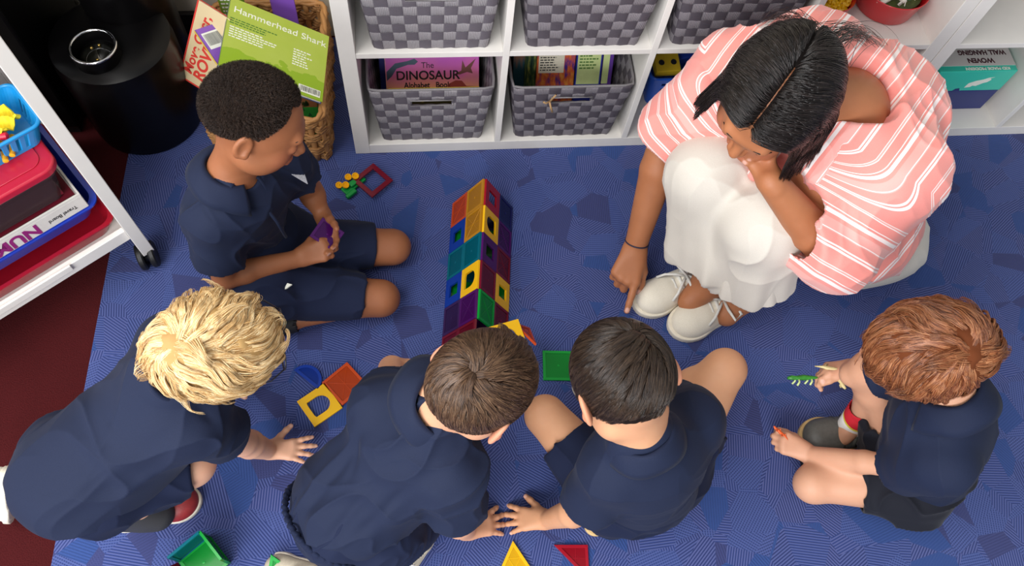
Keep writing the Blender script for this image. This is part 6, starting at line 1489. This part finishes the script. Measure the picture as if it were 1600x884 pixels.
    t_ = NT('pink_striped_cotton'); qa = t_.attr('stripe'); fx = t_.M('FRACT', t_.M('ADD', t_.M('MULTIPLY', qa, 1 / .118), t_.M('MULTIPLY', t_.noise(t_.obj(), 9, 2), .05)))
    W_ = lin((248, 240, 238)); K1 = lin((236, 130, 120)); K2 = lin((236, 156, 148))
    st_ = [(0, K1), (.10, W_), (.135, K1), (.155, W_), (.18, K1), (.33, K2), (.345, W_), (.36, K2), (.50, K1), (.56, W_), (.625, K1), (.66, W_), (.675, K1), (.82, W_), (.835, K2), (.86, W_), (.872, K1)]
    c = t_.ramp(fx, st_, 'CONSTANT'); nn = t_.noise(t_.obj(), 500, 2); c = t_.mix(t_.M('MULTIPLY', nn, .2), c, lin((244, 190, 182)))
    c = t_.mix(t_.M('MULTIPLY', t_.noise(t_.obj(), 14, 3), .16), c, lin((250, 206, 198))); t_.set(Base_Color=c, Roughness=.85); t_.b.inputs['Sheen Weight'].default_value = .25; t_.b.inputs['Subsurface Weight'].default_value = .0; t_.bump(nn, .3, .0008)
    mesh_obj('striped_top', V_, Q, t_.m, root, {'stripe': q})
    # ---- white wide trousers
    tw = cloth_mat('white_trouser_cotton', (214, 208, 199), (200, 193, 182), .85, 600, .25, .2)
    t = SDF(); t.cap(hL, hR, .100, k=.05); t.ell(pel + V(.09, -.03, -.07), (.180, .140, .10), k=.05, clip=[(V(0, 0, .003), V(0, 0, -1))])
    for h_, kn, an in ((hR, kR, aR), (hL, kL, aL)):
        t.cap(h_, kn, .104, .086, k=.03); dn = nz(an - kn); e_ = kn + (an - kn) * .62; t.cap(kn, e_ + dn * .04, .088, .105, k=.03, clip=[(e_, dn)])
        t.hol = getattr(t, 'hol', []); t.hol.append((e_ - dn * .14, e_ + dn * .05, .075, .100, None, 1.0))
    fo = []
    for kn, an, sgn in ((kR, aR, 1), (kL, aL, -1)):
        dn = nz(an - kn); x1 = nz(np.cross(dn, V(0, 0, 1))); x2 = np.cross(dn, x1)
        def wav(P, N, kn=kn, dn=dn, x1=x1, x2=x2, an=an, sgn=sgn):
            tt = (P - kn) @ dn; rr_ = P - kn - tt[:, None] * dn; a = np.arctan2(rr_ @ x1, rr_ @ x2); near = np.exp(-np.clip(np.linalg.norm(rr_, axis=1) - .12, 0, 1) * 60)
            return np.clip((tt - .02) / .18, 0, 1) * near * (.008 * np.sin(a * 6 + sgn) + .003 * np.sin(a * 11 + 2))
        fo.append(wav); fo.append(crease(kn + V(.05, 0, .07), kn + V(.20, .02, -.02), .006, .02))
    fo += [(nz(kR - hR) , 4, 10, .0022, 91), (nz(aL - kL), 4, 14, .0016, 92), crease((kR + kL) / 2 + V(0, 0, .06), (hR + hL) / 2 + V(-.1, 0, .10), .012, .02)]
    solid('white_trousers', t, .0034, tw, root, fold=fo, smooth=2)
    # ---- bracelet
    dw = nz(wR - eR); x1 = nz(np.cross(dw, V(0, 0, 1))); x2 = np.cross(dw, x1); cB = wR - dw * .012
    MB().tube([cB + (x1 * math.cos(a) + x2 * math.sin(a)) * .0285 for a in np.linspace(0, 2 * math.pi, 33)[:-1]], .0019, 6, closed=True).build('bracelet', mat('dark_blue_cord', (34, 36, 62), .6), root, smooth=True)
    # ---- cream canvas sneakers with bows
    for toe, heel in ((at(991, 484, 0), at(1118, 420, 0)), (at(1046, 520, 0), at(1184, 454, 0))):
        f_ = nz(toe - heel); L = .245; hl = toe - f_ * L; w, u_ = shoe(root, hl, f_, V(0, 0, 1), L, canvas, sole_cream, sc=1.5, width=.40, lace=lace_w, h=.0026)
        lb = MB(); c0 = w(0, .43, .27)
        r_ = np.cross(f_, V(0, 0, 1)); 
        for q in (-1, 1):
            lb.tube([c0 + (r_ * q * x * L + f_ * y * L + V(0, 0, z * L)) for x, y, z in ((0, 0, .01), (.10, -.05, .07), (.22, -.05, .06), (.24, .03, .04), (.12, .05, .07), (0, .01, .03))], .0038, 6)
            lb.tube([c0 + (r_ * q * x * L + f_ * y * L + V(0, 0, z * L)) for x, y, z in ((0, 0, 0), (.06, .10, .03), (.12, .18, -.01), (.15, .25, -.07))], .0034, 6)
        lb.build('lace_bow', lace_w, u_, smooth=True)
        ey = MB()
        for k_ in range(5):
            for q in (-1, 1): c1 = w(q * .088, .44 + k_ * .055, .222 - k_ * .018); ey.tube([c1, c1 + V(0, 0, .003)], .0022, 8)
        ey.build('eyelets', mat('metal_eyelet', (150, 150, 150), .3, metal=1), u_)
    rebase(root, (1.0, -.40, 0))
woman()
# ================================================================== toys in the ginger boy's hands
def toy_reptile(name, label, M4, m, m2=None, s=1.0):
    r0 = thing(name, label, 'toy animal'); r0.matrix_world = M4
    b = MB(); b.tube([(-.040 * s, 0, 0), (-.022 * s, .002, .001), (0, 0, .002), (.018 * s, 0, .002), (.026 * s, -.001, .003), (.036 * s, 0, .002)], .0058 * s, 10, taper=[.15, .6, 1.15, .8, .95, .5]); b.build('body', m, r0, smooth=True)
    for x, y, z in ((-.016, .006, -.014), (-.010, -.006, -.013), (.012, .006, -.014), (.018, -.006, -.012)):
        MB().tube([(x * s, y * .3 * s, 0), (x * s, y * s, z * .5 * s), ((x + .006) * s, y * 1.3 * s, z * s)], .0022 * s, 6).build('leg', m2 or m, r0, smooth=True)
    return r0
lg = mat('leaf_green_toy', (60, 150, 50), .4, .3, 90); pale = mat('pale_green_toy', (206, 224, 150), .45); gold = mat('gold_toy', (214, 196, 140), .4, .1, 80); org = mat('orange_toy', (226, 96, 40), .4)
c = at(1256, 591, .105); toy_reptile('toy_lizard', 'green and pale toy lizard held at the fingertips of the ginger boy', plane_frame(c, V(-1, .05, -.1), V(0, -.4, .9)), lg, pale, 1.05)
c = at(1301, 577, .130); toy_reptile('toy_animal', 'gold-coloured toy animal held in the palm of the ginger boy', plane_frame(c, V(1, -.35, .2), V(.3, .8, .5)), gold, gold, 1.0)
c = at(1309, 590, .125); toy_reptile('toy_animal', 'second gold-coloured toy animal crossing the first in the same hand', plane_frame(c, V(.3, -.9, .1), V(.8, .3, .5)), gold, gold, .85)
c = at(1220, 676, .075); toy_reptile('toy_animal', 'small orange toy animal poking out of the ginger boy\'s lower fist', plane_frame(c, V(-.7, .7, .3), V(.5, .5, .3)), org, org, .6)
